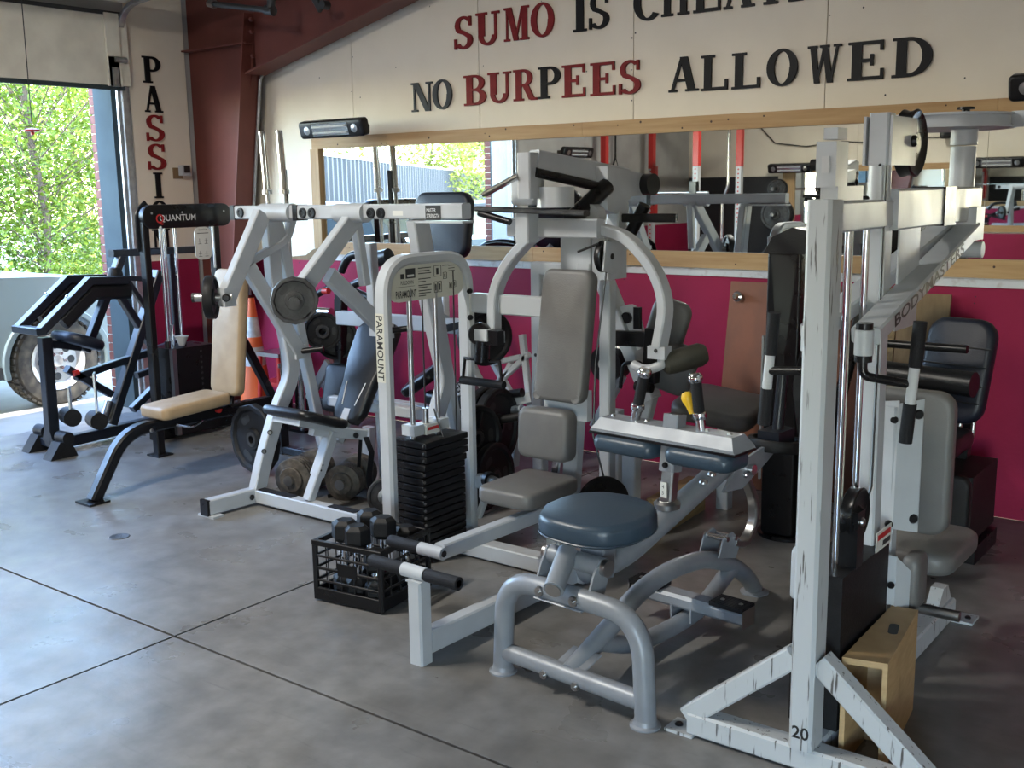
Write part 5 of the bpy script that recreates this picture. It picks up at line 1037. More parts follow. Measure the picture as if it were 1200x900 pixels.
lab = MB().pad((QX+0.05, 4.88, 1.385), Yp, Zp, 0.145, 0.235, 0.006, 0.05, 0.001).build('placard', 'label', t)
text('QUANTUM', (QX+0.0535, 4.845, 1.475), Yp, Zp, 0.014, 'print', lab, 'placard_text', width=0.07); MB().bb(QX+0.0532, QX+0.0536, 4.83, 4.93, 1.455, 1.46).build('placard_rule', 'print', lab)
pg = MB()
for y_ in (4.835, 4.89):
    for z_ in (1.40, 1.31): pg.bb(QX+0.0532, QX+0.0535, y_, y_+0.03, z_, z_+0.003).bb(QX+0.0532, QX+0.0535, y_, y_+0.03, z_-0.02, z_-0.017).bb(QX+0.0532, QX+0.0535, y_+0.012, y_+0.016, z_-0.02, z_+0.02)
pg.build('placard_figures', 'print', lab)['kind'] = 'stuff'
MB().cyl((QX+0.02, 5.0, 1.2), (QX+0.02, 5.0, 1.52), 0.012, n=10).build('rear_rod', 'steel', t)
MB().beam((QX, 4.38, 0.045), (QX, 5.10, 0.045), 0.08, 0.07).build('base_rail', 'black', t)
MB().beam((QX, 4.5, 0.21), (-6.22, 4.17, 0.21), 0.06, 0.06).build('outrigger', 'black', t); MB().beam((-6.22, 4.17, 0), (-6.22, 4.17, 0.24), 0.06, 0.06, up=Yp).build('outrigger_leg', 'black', t)
MB().bb(-6.28, -6.15, 4.11, 4.23, 0, 0.01).build('outrigger_foot', 'black', t)
MB().cyl((QX+0.15, 4.95, 1.05), (QX+0.3, 4.95, 0.98), 0.03, n=14).build('chrome_snap', 'chrome', t)
# ---------------------------------------------------------------- tan bench
BXx = -5.56
t = thing('tan_bench', 'tan padded upright bench on a curved black tube frame', 'bench', (BXx, 3.9, 0))
MB().path([(BXx, 3.27, 0.01), (BXx, 3.50, 0.375), (BXx, 4.72, 0.375)], 0.07, 0.075, up=Xp, fil=0.16, n=8, r=0.012).build('main_rail', 'black', t)
MB().bb(BXx-0.075, BXx+0.075, 3.20, 3.33, 0, 0.012).build('front_foot', 'black', t); MB().beam((BXx, 4.68, 0.0), (BXx, 4.68, 0.375), 0.07, 0.07, up=Yp).build('rear_leg', 'black', t)
MB().beam((BXx-0.28, 4.68, 0.03), (BXx+0.28, 4.68, 0.03), 0.06, 0.05).build('rear_foot', 'black', t)
MB().pad((BXx, 3.94, 0.462), Xp, V((0, 1, 0.05)), 0.27, 0.50, 0.075, 0.04, 0.02, 0.0).build('seat', 'tan_vinyl', t, smooth=60)
MB().bb(BXx-0.09, BXx+0.09, 3.75, 4.17, 0.412, 0.424).build('seat_board', 'black', t)
MB().pad((BXx, 4.30, 0.87), Xp, V((0, 0.12, 1)), 0.28, 0.80, 0.07, 0.05, 0.02, 0.0).build('back_pad', 'tan_vinyl', t, smooth=60)
MB().beam((BXx, 4.25, 0.42), (BXx, 4.39, 1.20), 0.10, 0.03, up=Yp).build('back_board', 'black', t); MB().beam((BXx, 4.38, 0.85), (BXx, 4.62, 0.39), 0.05, 0.05).build('back_strut', 'black', t)
MB().cyl((BXx+0.036, 4.14, 0.40), (BXx+0.06, 4.14, 0.40), 0.02, n=12).build('adjust_pin', 'red', t); bolt((BXx+0.036, 3.66, 0.355), Xp, 0.013, 0.006, 'steel', t)
MB().tube([(BXx+0.04, 3.83, 0.36), (BXx+0.07, 3.92, 0.33), (BXx+0.04, 4.02, 0.35)], 0.008, 0.04, n=8).build('adjust_lever', 'chrome', t)
# ---------------------------------------------------------------- dark plate machine by the door
t = thing('standing_calf_machine', 'dark blue-black shoulder yoke machine standing at the garage opening', 'gym machine', (-6.9, 4.0, 0))
MB().beam((-7.06, 3.80, 0.07), (-6.72, 3.77, 0.07), 0.055, 0.055).build('front_crossbar', 'navyblack', t)
for x_, y_ in ((-7.07, 3.79), (-6.73, 3.755)):
    MB().prism([(-0.11, 0), (0.09, 0), (0.07, 0.06), (0.02, 0.11), (-0.03, 0.11)], (x_, y_, 0), Yp, Zp, 0.10).build('rubber_foot', 'rubber', t); MB().cyl((x_-0.055, y_+0.03, 0.13), (x_+0.055, y_+0.03, 0.13), 0.042, n=16).build('foot_roller', 'rubber', t)
MB().beam((-6.89, 3.79, 0.05), (-6.89, 3.80, 0.80), 0.075, 0.075, up=Yp).build('front_post', 'navyblack', t)
MB().prism([(-0.07, 0), (0.07, 0), (0, 0.14)], (-6.89, 3.76, 0.09), Xp, Zp, 0.012).build('gusset', 'navyblack', t)
MB().beam((-6.89, 3.80, 0.06), (-6.99, 5.02, 0.06), 0.075, 0.075).build('base_rail', 'navyblack', t)
MB().beam((-7.10, 3.725, 0.855), (-6.70, 3.68, 0.865), 0.07, 0.05).build('yoke_bar', 'navyblack', t)
for x_, dy in ((-7.06, 0.0), (-6.74, -0.03)):
    ya = MB().path([(x_, 3.72+dy, 0.86), (x_, 4.10+dy, 1.165), (x_, 4.38+dy, 1.150)], 0.055, 0.075, up=Xp, r=0.006).build('yoke_arm', 'navyblack', t)
    bolt((x_, 3.93+dy, 1.075), (0, -0.6, 0.8), 0.012, 0.008, 'steel', ya)
    MB().path([(x_, 3.88+dy, 0.90), (x_, 4.12+dy, 1.085), (x_, 4.40+dy, 1.070)], 0.10, 0.075, up=Xp, r=0.02).build('shoulder_pad', 'black_vinyl', t)
MB().pad((-6.86, 4.02, 0.755), Xp, V((0, 0.9, -0.35)), 0.36, 0.30, 0.075, 0.12, 0.03).build('knee_pad', 'navy_vinyl', t, smooth=60)
MB().beam((-6.89, 3.80, 0.76), (-6.89, 4.05, 0.70), 0.05, 0.05).build('pad_arm', 'navyblack', t)
P7 = lambda x, y, X=-6.9: pX(x, y, X)
for a_, b_, w_ in (((130, 497), (186, 318), 0.065), ((100, 412), (142, 300), 0.055), ((88, 442), (212, 400), 0.05), ((78, 432), (130, 462), 0.05), ((140, 346), (190, 425), 0.05), ((150, 330), (178, 372), 0.035), ((155, 480), (215, 420), 0.05), ((160, 440), (215, 420), 0.045)):
    MB().beam(P7(*a_), P7(*b_), w_, w_*1.2, up=Xp).build('frame_bar', 'navyblack', t)
MB().beam(P7(130, 297), P7(235, 292), 0.07, 0.05).build('upper_bar', 'navyblack', t); MB().beam(P7(128, 325), P7(190, 328), 0.05, 0.035).build('upper_tie', 'navyblack', t)
MB().lathe(P7(135, 322, -6.9), (0, 0, 1), [(0, -0.06), (0.05, -0.05), (0.055, 0.0), (0.04, 0.05), (0, 0.06)], 14).build('bumper', 'rubber', t)
MB().box(P7(112, 460, -6.8), (0.10, 0.012, 0.28), V((0.8, -0.6, 0)), V((0.6, 0.8, 0))).build('pedal', 'steel', t); MB().box(P7(82, 470, -6.8), (0.10, 0.012, 0.2), V((0.8, -0.6, 0)), V((0.6, 0.8, 0))).build('pedal', 'steel', t)
for q in ((82, 488), (113, 492)): c_ = P7(*q, -6.8); MB().cyl(c_+V((-0.07, 0.02, 0)), c_+V((0.07, -0.02, 0)), 0.06, n=16).build('pedal_roller', 'rubber', t)
MB().cyl(P7(122, 490), P7(128, 470), 0.03, n=12).build('pivot', 'steel', t); MB().cyl(P7(86, 438, -6.86), P7(92, 436, -6.86), 0.02, n=10).build('red_clip', 'red', t)
MB().beam((-6.98, 4.9, 0.06), (-6.95, 4.88, 1.34), 0.06, 0.06, up=Yp).build('rear_post', 'navyblack', t)
# ================================================================ LOOSE THINGS ON THE FLOOR
# milk crate
o_ = V((-3.378, 2.991, 0)); cu = V((0.344, 0.046, 0)); L_ = cu.length; cu.normalize(); cv = Zp.cross(cu); H_ = 0.275
t = thing('milk_crate', 'black plastic lattice crate full of dumbbells on the floor', 'crate', tuple(o_+cu*L_/2+cv*L_/2))
C = lambda u, v, z: o_+cu*u+cv*v+Zp*z
def ring(z, h, w, name):
    MB().sweep([C(0, 0, z), C(L_, 0, z), C(L_, L_, z), C(0, L_, z)], rrect(w, h, 0.002, 1), closed=True).build(name, 'black', t)
ring(H_-0.012, 0.024, 0.02, 'top_rim'); ring(0.035, 0.055, 0.016, 'bottom_rim'); ring(0.15, 0.012, 0.010, 'mid_rail'); ring(0.205, 0.010, 0.010, 'mid_rail'); ring(0.095, 0.010, 0.010, 'mid_rail')
MB().box(C(L_/2, L_/2, 0.012), (L_, L_, 0.012), cu, cv).build('base', 'black', t)
for u, v in ((0, 0), (L_, 0), (L_, L_), (0, L_)): MB().beam(C(u, v, 0.01), C(u, v, H_-0.02), 0.024, 0.024, up=cu).build('corner_post', 'black', t)
for s_ in range(4):
    for q in range(1, 5):
        k_ = L_*q/5; u, v = ((k_, 0), (L_, k_), (k_, L_), (0, k_))[s_]
        MB().beam(C(u, v, 0.05), C(u, v, H_-0.02), 0.007, 0.007, up=cu).build('lattice_bar', 'black', t)
MB().box(C(L_*0.5, -0.004, 0.16), (0.10, 0.006, 0.055), cu, cv).build('name_panel', 'black', t)
def hexdb(p, d, L, r, label):
    d = v3(d).normalized(); p = v3(p); t_ = thing('hex_dumbbell', label, 'dumbbell', tuple(p), 'dumbbells in the crate')
    for a in (0, L-0.095):
        MB().lathe(p+d*a, d, [(0, 0), (r*0.62, 0), (r*0.95, 0.014), (r, 0.02), (r, 0.075), (r*0.95, 0.081), (r*0.62, 0.095), (0, 0.095)], 6).build('hex_head', 'rubber', t_, smooth=0)
    MB().lathe(p+d*0.09, d, [(0.012, 0), (0.013, 0.02), (0.017, (L-0.18)/2), (0.013, L-0.2), (0.012, L-0.18)], 14).build('handle', 'chrome', t_)
    return t_
for (u, v, L, r, dx, lab) in ((0.095, 0.085, 0.335, 0.060, 0.02, 'hex dumbbell upright at the front left of the crate'), (0.175, 0.07, 0.325, 0.060, 0.0, 'hex dumbbell upright at the front middle of the crate, chrome handle showing'),
        (0.13, 0.22, 0.345, 0.058, 0.0, 'hex dumbbell at the back left of the crate'), (0.235, 0.17, 0.345, 0.058, 0.02, 'hex dumbbell in the middle of the crate beside the white tower leg'), (0.28, 0.06, 0.235, 0.055, 0.0, 'short hex dumbbell low in the front right corner of the crate'),
        (0.275, 0.285, 0.275, 0.055, 0.0, 'hex dumbbell at the back right of the crate under the foam peg')):
    hexdb(C(u, v, 0.02), V((dx, 0, 1)), L, r, lab)
# loaded iron dumbbells under the lever machine
def irondb(c, d, r, n, label, hand):
    d = v3(d).normalized(); c = v3(c); t_ = thing('iron_dumbbell', label, 'dumbbell', (c.x, c.y, 0), 'iron dumbbells under the lever machine')
    MB().cyl(c-d*0.19, c+d*0.19, 0.016, n=12).build('handle', 'steel', t_)
    for s_ in (-1, 1):
        for q in range(n):
            rr = r*(1 if q < n-1 else 0.62); a = c+d*s_*(0.065+q*0.024)
            MB().lathe(a-d*0.011, d, [(0, 0), (rr*0.94, 0), (rr, 0.004), (rr, 0.018), (rr*0.94, 0.022), (0, 0.022)], 32).build('iron_disc', 'rust', t_)
        MB().cyl(c+d*s_*(0.06+n*0.024), c+d*s_*(0.075+n*0.024), 0.03, n=12).build('collar', 'steel', t_)
irondb((-4.70, 4.12, 0.118), (-0.30, 1.0, 0), 0.118, 5, 'iron disc dumbbell lying under the front of the white lever machine', 1)
irondb((-4.45, 4.25, 0.105), (-0.45, 1.0, 0), 0.105, 5, 'iron disc dumbbell partly hidden by the seat post of the white lever machine', 1)
put_plate(plate_mesh(0.225, 0.06, 12, 3), (-5.27, 4.22, 0.228), (-0.05, -1, 0), 'large twelve-sided black plate standing left of the white lever machine', 'weight plates on the floor')
put_plate(plate_mesh(0.105, 0.022, 0, 0, 'iron', 'steel'), (-3.99, 4.06, 0.106), (0.75, -0.66, 0.08), 'small grey iron plate standing on the floor beside the weight tower leg', 'weight plates on the floor')
# barbells standing upright
for x_, y_, tx, lab in ((-6.22, 5.30, -0.055, 'chrome barbell standing upright by the maroon column'), (-6.03, 5.30, -0.055, 'chrome barbell standing upright nearer the mirror end')):
    b0 = V((x_, y_, 0.02)); d_ = V((tx, 0.0, 1)).normalized(); t = thing('barbell', lab, 'barbell', tuple(b0), 'barbells standing upright')
    MB().cyl(b0, b0+d_*2.16, 0.014, n=14).build('shaft', 'steel', t)
    MB().cyl(b0+d_*1.74, b0+d_*2.16, 0.025, n=20).build('sleeve', 'chrome', t); MB().cyl(b0, b0+d_*0.42, 0.025, n=20).build('sleeve', 'chrome', t)
    for a in (1.71, 0.42): MB().cyl(b0+d_*a, b0+d_*(a+0.03), 0.037, n=20).build('sleeve_collar', 'steel', t)
t = thing('barbell_holder', 'black upright barbell holder behind the white lever machine', 'rack', (-6.12, 5.30, 0))
MB().bb(-6.38, -5.88, 5.16, 5.44, 0, 0.02).build('base_plate', 'black', t)
for x_ in (-6.22, -6.03): MB().lathe((x_, 5.30, 0.02), Zp, [(0.03, 0), (0.042, 0), (0.042, 0.22), (0.03, 0.22), (0.03, 0)], 18).build('socket', 'black', t)
MB().beam((-6.125, 5.33, 0.02), (-6.15, 5.33, 1.9), 0.05, 0.02, up=Yp).build('back_strip', 'black', t)
# traffic cone
t = thing('traffic_cone', 'orange traffic cone with white bands by the pink wall', 'traffic cone', (-6.88, 5.55, 0))
pr = lambda z: 0.135-0.108*(z/0.88)
c0 = V((-6.88, 5.55, 0.03))
MB().pad((-6.88, 5.55, 0.016), Xp, Yp, 0.33, 0.33, 0.03, 0.06, 0.008).build('base', 'orange', t)
for z0, z1, m_ in ((0, 0.34, 'orange'), (0.34, 0.49, 'cone_white'), (0.49, 0.57, 'orange'), (0.57, 0.73, 'cone_white'), (0.73, 0.88, 'orange')):
    MB().lathe(c0, Zp, [(pr(z0)-0.006, z0), (pr(z0), z0), (pr(z1), z1), (pr(z1)-0.006, z1)], 28).build('cone_band', m_, t)
# boards against the pink wall, timbers
def leanboard(x0, x1, z1, yb, yt, th, mtk, name, label, cat='board'):
    a, b = V((x0, yb, 0.0)), V((x0, yt, z1)); w = (b-a).normalized(); t_ = MB().box(V(((x0+x1)/2, (yb+yt)/2, z1/2)), (x1-x0, th, (b-a).length), Xp, Xp.cross(w)*-1, w).build(name, mtk, off=V(((x0+x1)/2, yb, 0))); return tag(t_, label, cat)
bo = leanboard(-2.84, -1.98, 1.185, 5.66, 5.85, 0.015, 'board', 'plywood_sheet', 'reddish brown plywood sheet leaning on the pink wall')
hk = MB().lathe((-2.78, 5.815, 1.10), (0, -1, 0.1), [(0, 0.05), (0.012, 0.05), (0.02, 0.035), (0.012, 0.02), (0.03, 0.012), (0.03, 0)], 16); hk = hk.build('hook', 'chrome', bo, off=bo.location.copy())
leanboard(-1.97, -1.86, 1.19, 5.70, 5.86, 0.018, 'old_timber', 'dark_plank', 'narrow dark plank leaning between the two boards on the pink wall')
leanboard(-1.85, -1.585, 1.165, 5.68, 5.85, 0.02, 'board2', 'raw_plywood_sheet', 'pale raw plywood board leaning on the pink wall behind the fly machine')
for z_, dx, lab in ((0.045, 0.0, 'lower timber of the two stacked on the floor behind the calf machine'), (0.135, -0.015, 'upper timber of the two stacked on the floor behind the calf machine')):
    tag(MB().beam((-2.63+dx, 4.62, z_), (-2.66+dx, 5.12, z_), 0.09, 0.089, r=0.004).build('timber', 'old_timber'), lab, 'timber', 'stacked timbers')
# ================================================================ MACHINES ALONG THE BACK
# navy leg curl machine at far right
t = thing('leg_curl_machine', 'black leg machine with quilted navy back pad against the pink wall at right', 'gym machine', (-1.38, 5.2, 0))
wv = V((0.10, 0.22, 0.97)).normalized(); uv = V((0.97, -0.25, 0)).normalized()
c_ = V((-1.40, 5.32, 0.86))
bpd = MB().pad(c_, uv, wv, 0.34, 0.50, 0.08, 0.09, 0.03).build('back_pad', 'navy_vinyl', t, smooth=60)
nn_ = uv.cross(wv).normalized(); nn_ = nn_ if nn_.y < 0 else -nn_
for k_ in (-0.15, -0.07, 0.02, 0.11): MB().tube([c_+wv*k_-uv*0.165+nn_*0.039, c_+wv*k_+nn_*0.042, c_+wv*k_+uv*0.165+nn_*0.039], 0.004, n=6).build('quilt_seam', 'print', bpd)
MB().cyl((-1.80, 5.18, 0.845), (-1.26, 5.10, 0.835), 0.058, n=24).build('roller_pad', 'black_vinyl', t); MB().cyl((-1.78, 5.16, 0.985), (-1.30, 5.10, 0.995), 0.019, n=14).build('handle_bar', 'black', t)
MB().cyl((-1.74, 5.22, 0.62), (-1.45, 5.2, 0.64), 0.02, n=12).build('lower_bar', 'black', t)
MB().beam((-1.40, 5.38, 0.05), (-1.38, 5.42, 0.75), 0.10, 0.08, up=Yp).build('mast', 'black', t)
MB().pad((-1.44, 5.05, 0.56), Xp, Yp, 0.34, 0.42, 0.09, 0.08, 0.03).build('seat', 'black_vinyl', t, smooth=60)
MB().bb(-1.60, -1.22, 5.02, 5.46, 0.10, 0.42).build('weight_housing', 'rubber', t); MB().pad((-1.40, 5.0, 0.28), Xp, Zp, 0.36, 0.30, 0.06, 0.05, 0.02).build('housing_cover', 'rubber', t)
MB().beam((-1.62, 5.25, 0.04), (-1.20, 5.25, 0.04), 0.40, 0.08).build('base', 'black', t)
MB().bb(-1.345, -1.305, 4.964, 4.968, 0.16, 0.185).build('white_tag', 'label', t); MB().bb(-1.34, -1.31, 4.9625, 4.9645, 0.166, 0.179).build('tag_print', 'print', t)
for x_ in (-1.36, -1.30): MB().cyl((x_, 5.28, 0.55), (x_, 5.30, 0.66), 0.012, n=10).build('pad_post', 'steel', t)
MB().beam((-1.75, 5.2, 0.845), (-1.55, 5.30, 0.30), 0.05, 0.05).build('roller_arm', 'black', t)
# tall black shrouded machine behind the fly machine
t = thing('shrouded_tower', 'tall black shrouded cable tower standing behind the white fly machine column', 'gym machine', (-2.08, 4.98, 0))
MB().pad((-2.10, 5.0, 0.73), Xp, Zp, 0.17, 1.42, 0.24, 0.02, 0.012).build('shroud', 'black', t)
MB().prism([(-2.20, 1.42), (-1.99, 1.42), (-1.99, 1.53), (-2.06, 1.545), (-2.16, 1.50)], (0, 5.0, 0), Xp, Zp, 0.26).build('cap', 'black_vinyl', t)
MB().bb(-2.197, -2.188, 4.87, 4.885, 0.30, 1.02).build('edge_trim', 'plastic_white', t); MB().lathe((-2.09, 5.0, 0), Zp, [(0, 0), (0.15, 0), (0.15, 0.015), (0.13, 0.02)], 24).build('foot', 'black', t)
MB().beam((-1.98, 5.0, 0.05), (-1.75, 5.1, 1.35), 0.05, 0.05).build('rear_leg', 'black', t)
for y_, a_, b_ in ((4.86, 0.95, 1.1), ): MB().path([(-1.95, 4.85, 1.0), (-1.98, 4.82, 0.80), (-1.93, 4.8, 0.55)], 0.06, 0.05, up=Xp).build('cable_arm', 'black', t)
# white abdominal machine behind the press station
YQ = 4.75
t = thing('abdominal_machine', 'white machine with grey angled pads and black levers behind the press station', 'gym machine', (-2.9, 4.8, 0))
p_ = lambda x, y, Y=YQ: pY(x, y, Y)
MB().beam((-2.60, 4.32, 0), (-2.60, 4.32, 0.66), 0.075, 0.06, up=Yp).build('front_post', 'white', t); MB().bb(-2.66, -2.54, 4.26, 4.38, 0, 0.012).build('foot_plate', 'white', t)
MB().beam((-2.92, 4.70, 0), (-2.92, 4.70, 0.60), 0.06, 0.06, up=Yp).build('rear_post', 'white', t)
MB().beam((-2.60, 4.32, 0.05), (-2.92, 4.70, 0.05), 0.06, 0.06).build('floor_rail', 'white', t)
MB().beam(p_(704, 318), p_(764, 468), 0.07, 0.10, up=Yp).build('main_boom', 'white', t); MB().beam(p_(697, 500), p_(728, 440), 0.05, 0.05, up=Yp).build('lower_brace', 'white', t)
MB().beam(p_(764, 460), (-2.90, 4.72, 0.05), 0.06, 0.06, up=Yp).build('boom_leg', 'white', t)
MB().prism(rrect(0.16, 0.24, 0.05, 4), p_(737, 385), V((0.95, 0, 0.3)), V((-0.3, 0, 0.95)), 0.03).build('pivot_plate', 'white', t); MB().cyl(p_(737, 372)+V((0, -0.03, 0)), p_(737, 372)+V((0, 0.05, 0)), 0.03, n=14).build('pivot', 'black', t)
MB().beam(p_(704, 395, 4.55), p_(764, 398, 4.55), 0.05, 0.075).build('black_bar', 'black', t); MB().beam(p_(766, 385, 4.55), p_(762, 448, 4.55), 0.075, 0.06, up=Yp).build('black_lever', 'black', t)
MB().beam(p_(747, 360, 4.6), p_(747, 385, 4.6), 0.04, 0.03, up=Yp).build('lever_stop', 'black', t)
MB().cyl(p_(716, 425)+V((0, -0.06, 0)), p_(716, 425)+V((0, 0.06, 0)), 0.095, n=24).build('black_wheel', 'black', t); MB().cyl(p_(716, 425)+V((0, -0.07, 0)), p_(716, 425)+V((0, -0.06, 0)), 0.035, n=20).build('wheel_hub', 'plastic_white', t)
MB().tube(fillet([p_(727, 455, 4.5), p_(730, 426, 4.5), p_(752, 424, 4.5), p_(758, 455, 4.5)], 0.03), 0.010, n=8).build('handle_loop', 'black', t); MB().cyl(p_(745, 452, 4.5), p_(764, 455, 4.5), 0.025, n=14).build('handle_grip', 'black', t)
MB().pad(p_(783, 380), V((0.9, 0.2, -0.3)), V((0.3, 0, 0.95)), 0.20, 0.26, 0.08, 0.06, 0.025).build('shoulder_pad', 'grey_vinyl', t, smooth=60)
MB().pad(p_(788, 430), V((0.9, 0.2, -0.3)), V((0.3, 0, 0.95)), 0.24, 0.26, 0.08, 0.06, 0.025).build('chest_pad', 'grey_vinyl', t, smooth=60)
MB().pad((-2.50, 5.05, 0.60), V((1, 0.1, -0.12)), V((-0.1, 1, 0.15)), 0.44, 0.40, 0.09, 0.08, 0.03).build('seat', 'grey_vinyl', t, smooth=60)
MB().beam((-2.55, 5.22, 0.0), (-2.55, 5.22, 0.57), 0.07, 0.07, up=Yp).build('seat_post', 'white', t)
# white leg press with big black plates behind the weight tower
t = thing('leg_press', 'white plate-loaded leg press behind the weight tower, against the pink wall', 'gym machine', (-3.9, 5.1, 0))
q_ = lambda x, y, Y=5.0: pY(x, y, Y)
MB().beam(q_(398, 372), q_(560, 384), 0.07, 0.09).build('upper_rail', 'white', t); MB().beam(q_(420, 470), q_(560, 492), 0.07, 0.09).build('lower_rail', 'white', t)
br = MB().beam(q_(512, 480, 4.8), q_(560, 438, 4.8), 0.05, 0.075).build('sled_rail', 'white', t)
sd_ = (q_(560, 438, 4.8)-q_(512, 480, 4.8)).normalized(); up_ = sd_.cross(Yp)*-1; up_ = up_ if up_.z > 0 else -up_
text('BODYMASTERS', q_(505, 491, 4.8)+V((0, -0.027, 0))+up_*0.0, sd_, up_, 0.055, 'print', br, 'rail_lettering', width=0.40, bold=0.02)
for a_, b_ in (((560, 395), (610, 480)), ((612, 392), (622, 480)), ((578, 425), (612, 418)), ((560, 470), (620, 415)), ((600, 425), (560, 500)), ((560, 500), (610, 482)), ((545, 405), (566, 455))):
    MB().beam(q_(*a_), q_(*b_), 0.035, 0.04, up=Yp).build('frame_tube', 'white', t)
MB().beam(q_(565, 478, 4.95), q_(625, 465, 4.95), 0.06, 0.06).build('pivot_tube', 'white', t); MB().cyl(q_(598, 462, 4.9), q_(612, 460, 4.9), 0.026, n=14).build('rubber_stop', 'black', t)
MB().cyl(q_(595, 482, 4.9), q_(612, 480, 4.9), 0.03, n=14).build('bearing', 'white', t)
MB().beam(q_(432, 500), q_(432, 575), 0.07, 0.06, up=Yp).build('leg', 'white', t); MB().beam(q_(605, 490), q_(600, 545), 0.07, 0.06, up=Yp).build('leg', 'white', t); MB().beam(q_(535, 480), q_(538, 560), 0.06, 0.06, up=Yp).build('leg', 'white', t)
MB().cyl(q_(545, 500, 4.72), q_(640, 482, 4.72), 0.025, n=14).build('weight_horn', 'steel', t)
MB().pad((-4.1, 4.95, 0.50), Xp, Yp, 0.5, 0.4, 0.08, 0.06, 0.025).build('seat', 'black_vinyl', t, smooth=60)
MB().pad(q_(495, 445, 4.85), V((0.85, 0, 0.5)), V((0, 0.9, 0.4)), 0.30, 0.20, 0.07, 0.06, 0.025).build('headrest', 'black_vinyl', t, smooth=60)
MB().beam(q_(512, 387, 4.9), q_(545, 380, 4.9), 0.04, 0.045).build('black_handle', 'black', t)
ca = V((0.97, 0.12, 0.03)).normalized()
for k_, lab in ((0.0, 'big black plate nearest the weight tower on the white leg press horn'), (0.07, 'big black plate in front on the white leg press horn, behind the right tower leg')):
    put_plate(plate_mesh(0.225, 0.055, 0, 3), q_(573, 499, 4.72)+ca*(k_-0.02), ca, lab, 'plates on the leg press')
put_plate(plate_mesh(0.20, 0.05, 0, 3), q_(578, 560, 4.55), ca, 'black plate low on the white leg press behind the right tower leg', 'plates on the leg press')
put_plate(plate_mesh(0.19, 0.05, 0, 3), V((-3.72, 4.50, 0.38)), V((1, -0.15, 0)), 'black plate edge showing between the tower legs', 'plates on the leg press')
put_plate(plate_mesh(0.17, 0.05, 0, 3), q_(568, 395, 4.9), V((0.9, -0.5, 0)), 'dark textured plate high behind the tie beam of the press station', 'plates on the leg press')
MB().pad(q_(519, 264, 5.25), V((1, 0, 0)), V((0, 0.15, 1)), 0.46, 0.42, 0.08, 0.08, 0.025).build('head_board', 'navy_vinyl', t, smooth=60); MB().beam(q_(519, 300, 5.3), q_(521, 372, 5.0), 0.05, 0.05, up=Yp).build('head_post', 'white', t)
# black preacher / row machine with red bench, behind the lever machine
t = thing('black_row_machine', 'black frame machine with curved arms and foam rollers behind the white lever machine', 'gym machine', (-4.9, 5.2, 0))
r_ = lambda x, y, Y=5.15: pY(x, y, Y)
MB().tube([r_(400, 318), r_(408, 300), r_(430, 296), r_(450, 300)], 0.028, 0.1).build('curved_arm', 'black', t); MB().tube([r_(395, 345), r_(420, 330), r_(470, 318)], 0.028, 0.1).build('curved_arm', 'black', t)
MB().cyl(r_(435, 306, 5.1), r_(456, 300, 5.1), 0.05, n=20).build('foam_roller', 'black_vinyl', t); MB().tube([r_(372, 345), r_(395, 332), r_(440, 352)], 0.024, 0.1).build('curved_arm', 'black', t)
MB().beam(r_(400, 345), r_(398, 500), 0.07, 0.07, up=Yp).build('mast', 'black', t); MB().beam(r_(365, 470), r_(420, 480), 0.07, 0.07).build('base', 'black', t)
MB().beam(r_(385, 425), r_(362, 468), 0.07, 0.03, up=Yp).build('pad_edge', 'steel', t); MB().beam(r_(402, 425), r_(380, 455), 0.06, 0.04, up=Yp).build('pad_edge', 'steel', t)
MB().pad(r_(400, 455, 5.1), V((1, 0.2, 0)), V((0, 0.3, 1)), 0.26, 0.34, 0.10, 0.05, 0.03).build('pad', 'black_vinyl', t, smooth=60)
MB().beam(r_(398, 350), r_(398, 560, 5.15), 0.06, 0.06, up=Yp).build('rear_leg', 'black', t); MB().cyl(r_(379, 341, 5.0), r_(385, 341, 5.0), 0.022, n=10).build('red_knob', 'red', t); MB().cyl(r_(372, 365, 5.0), r_(388, 366, 5.0), 0.03, n=14).build('chrome_sleeve', 'chrome', t)
put_plate(plate_mesh(0.13, 0.05, 12, 3), r_(378, 388, 4.95), V((0.75, -0.66, 0)), 'small black plate on the black row machine under the red knob', 'plates on the row machine')
put_plate(plate_mesh(0.15, 0.06, 0, 3), r_(394, 396, 5.13), V((0.75, -0.66, 0)), 'black plate beside the rear mast of the white lever machine', 'plates on the row machine')
# red stand and red bench by the pink wall
t = thing('red_stand', 'red tube stand with grey top beside the traffic cone', 'stand', (-6.25, 5.55, 0))
s2 = lambda x, y, Y=5.6: pY(x, y, Y)
a0, b0 = s2(320, 414), s2(341, 418)
for dx, q in ((-0.02, a0), (0.02, b0)):
    for yy in (5.45, 5.7): MB().beam((q.x, yy+0.02, a0.z), (q.x+dx, yy, 0), 0.03, 0.03, up=Yp).build('leg', 'red', t)
MB().box(((a0.x+b0.x)/2, 5.6, a0.z+0.015), (b0.x-a0.x+0.05, 0.30, 0.03)).build('top', 'steel', t); MB().box(((a0.x+b0.x)/2, 5.6, 0.25), (b0.x-a0.x+0.06, 0.27, 0.03)).build('lower_frame', 'red', t)
t = thing('red_bench_frame', 'red and dark maroon bench frame behind the white lever machine', 'bench', (-5.5, 5.4, 0))
MB().beam(s2(352, 398, 5.72), s2(395, 402, 5.72), 0.24, 0.04).build('seat_plate', 'red', t); MB().beam(s2(356, 404, 5.7), s2(356, 496, 5.7), 0.06, 0.06, up=Yp).build('post', 'maroon', t); MB().beam(s2(391, 404, 5.7), s2(391, 500, 5.7), 0.06, 0.06, up=Yp).build('post', 'maroon', t)
MB().beam(s2(352, 498, 5.7), s2(395, 504, 5.7), 0.08, 0.06).build('foot_bar', 'maroon', t)
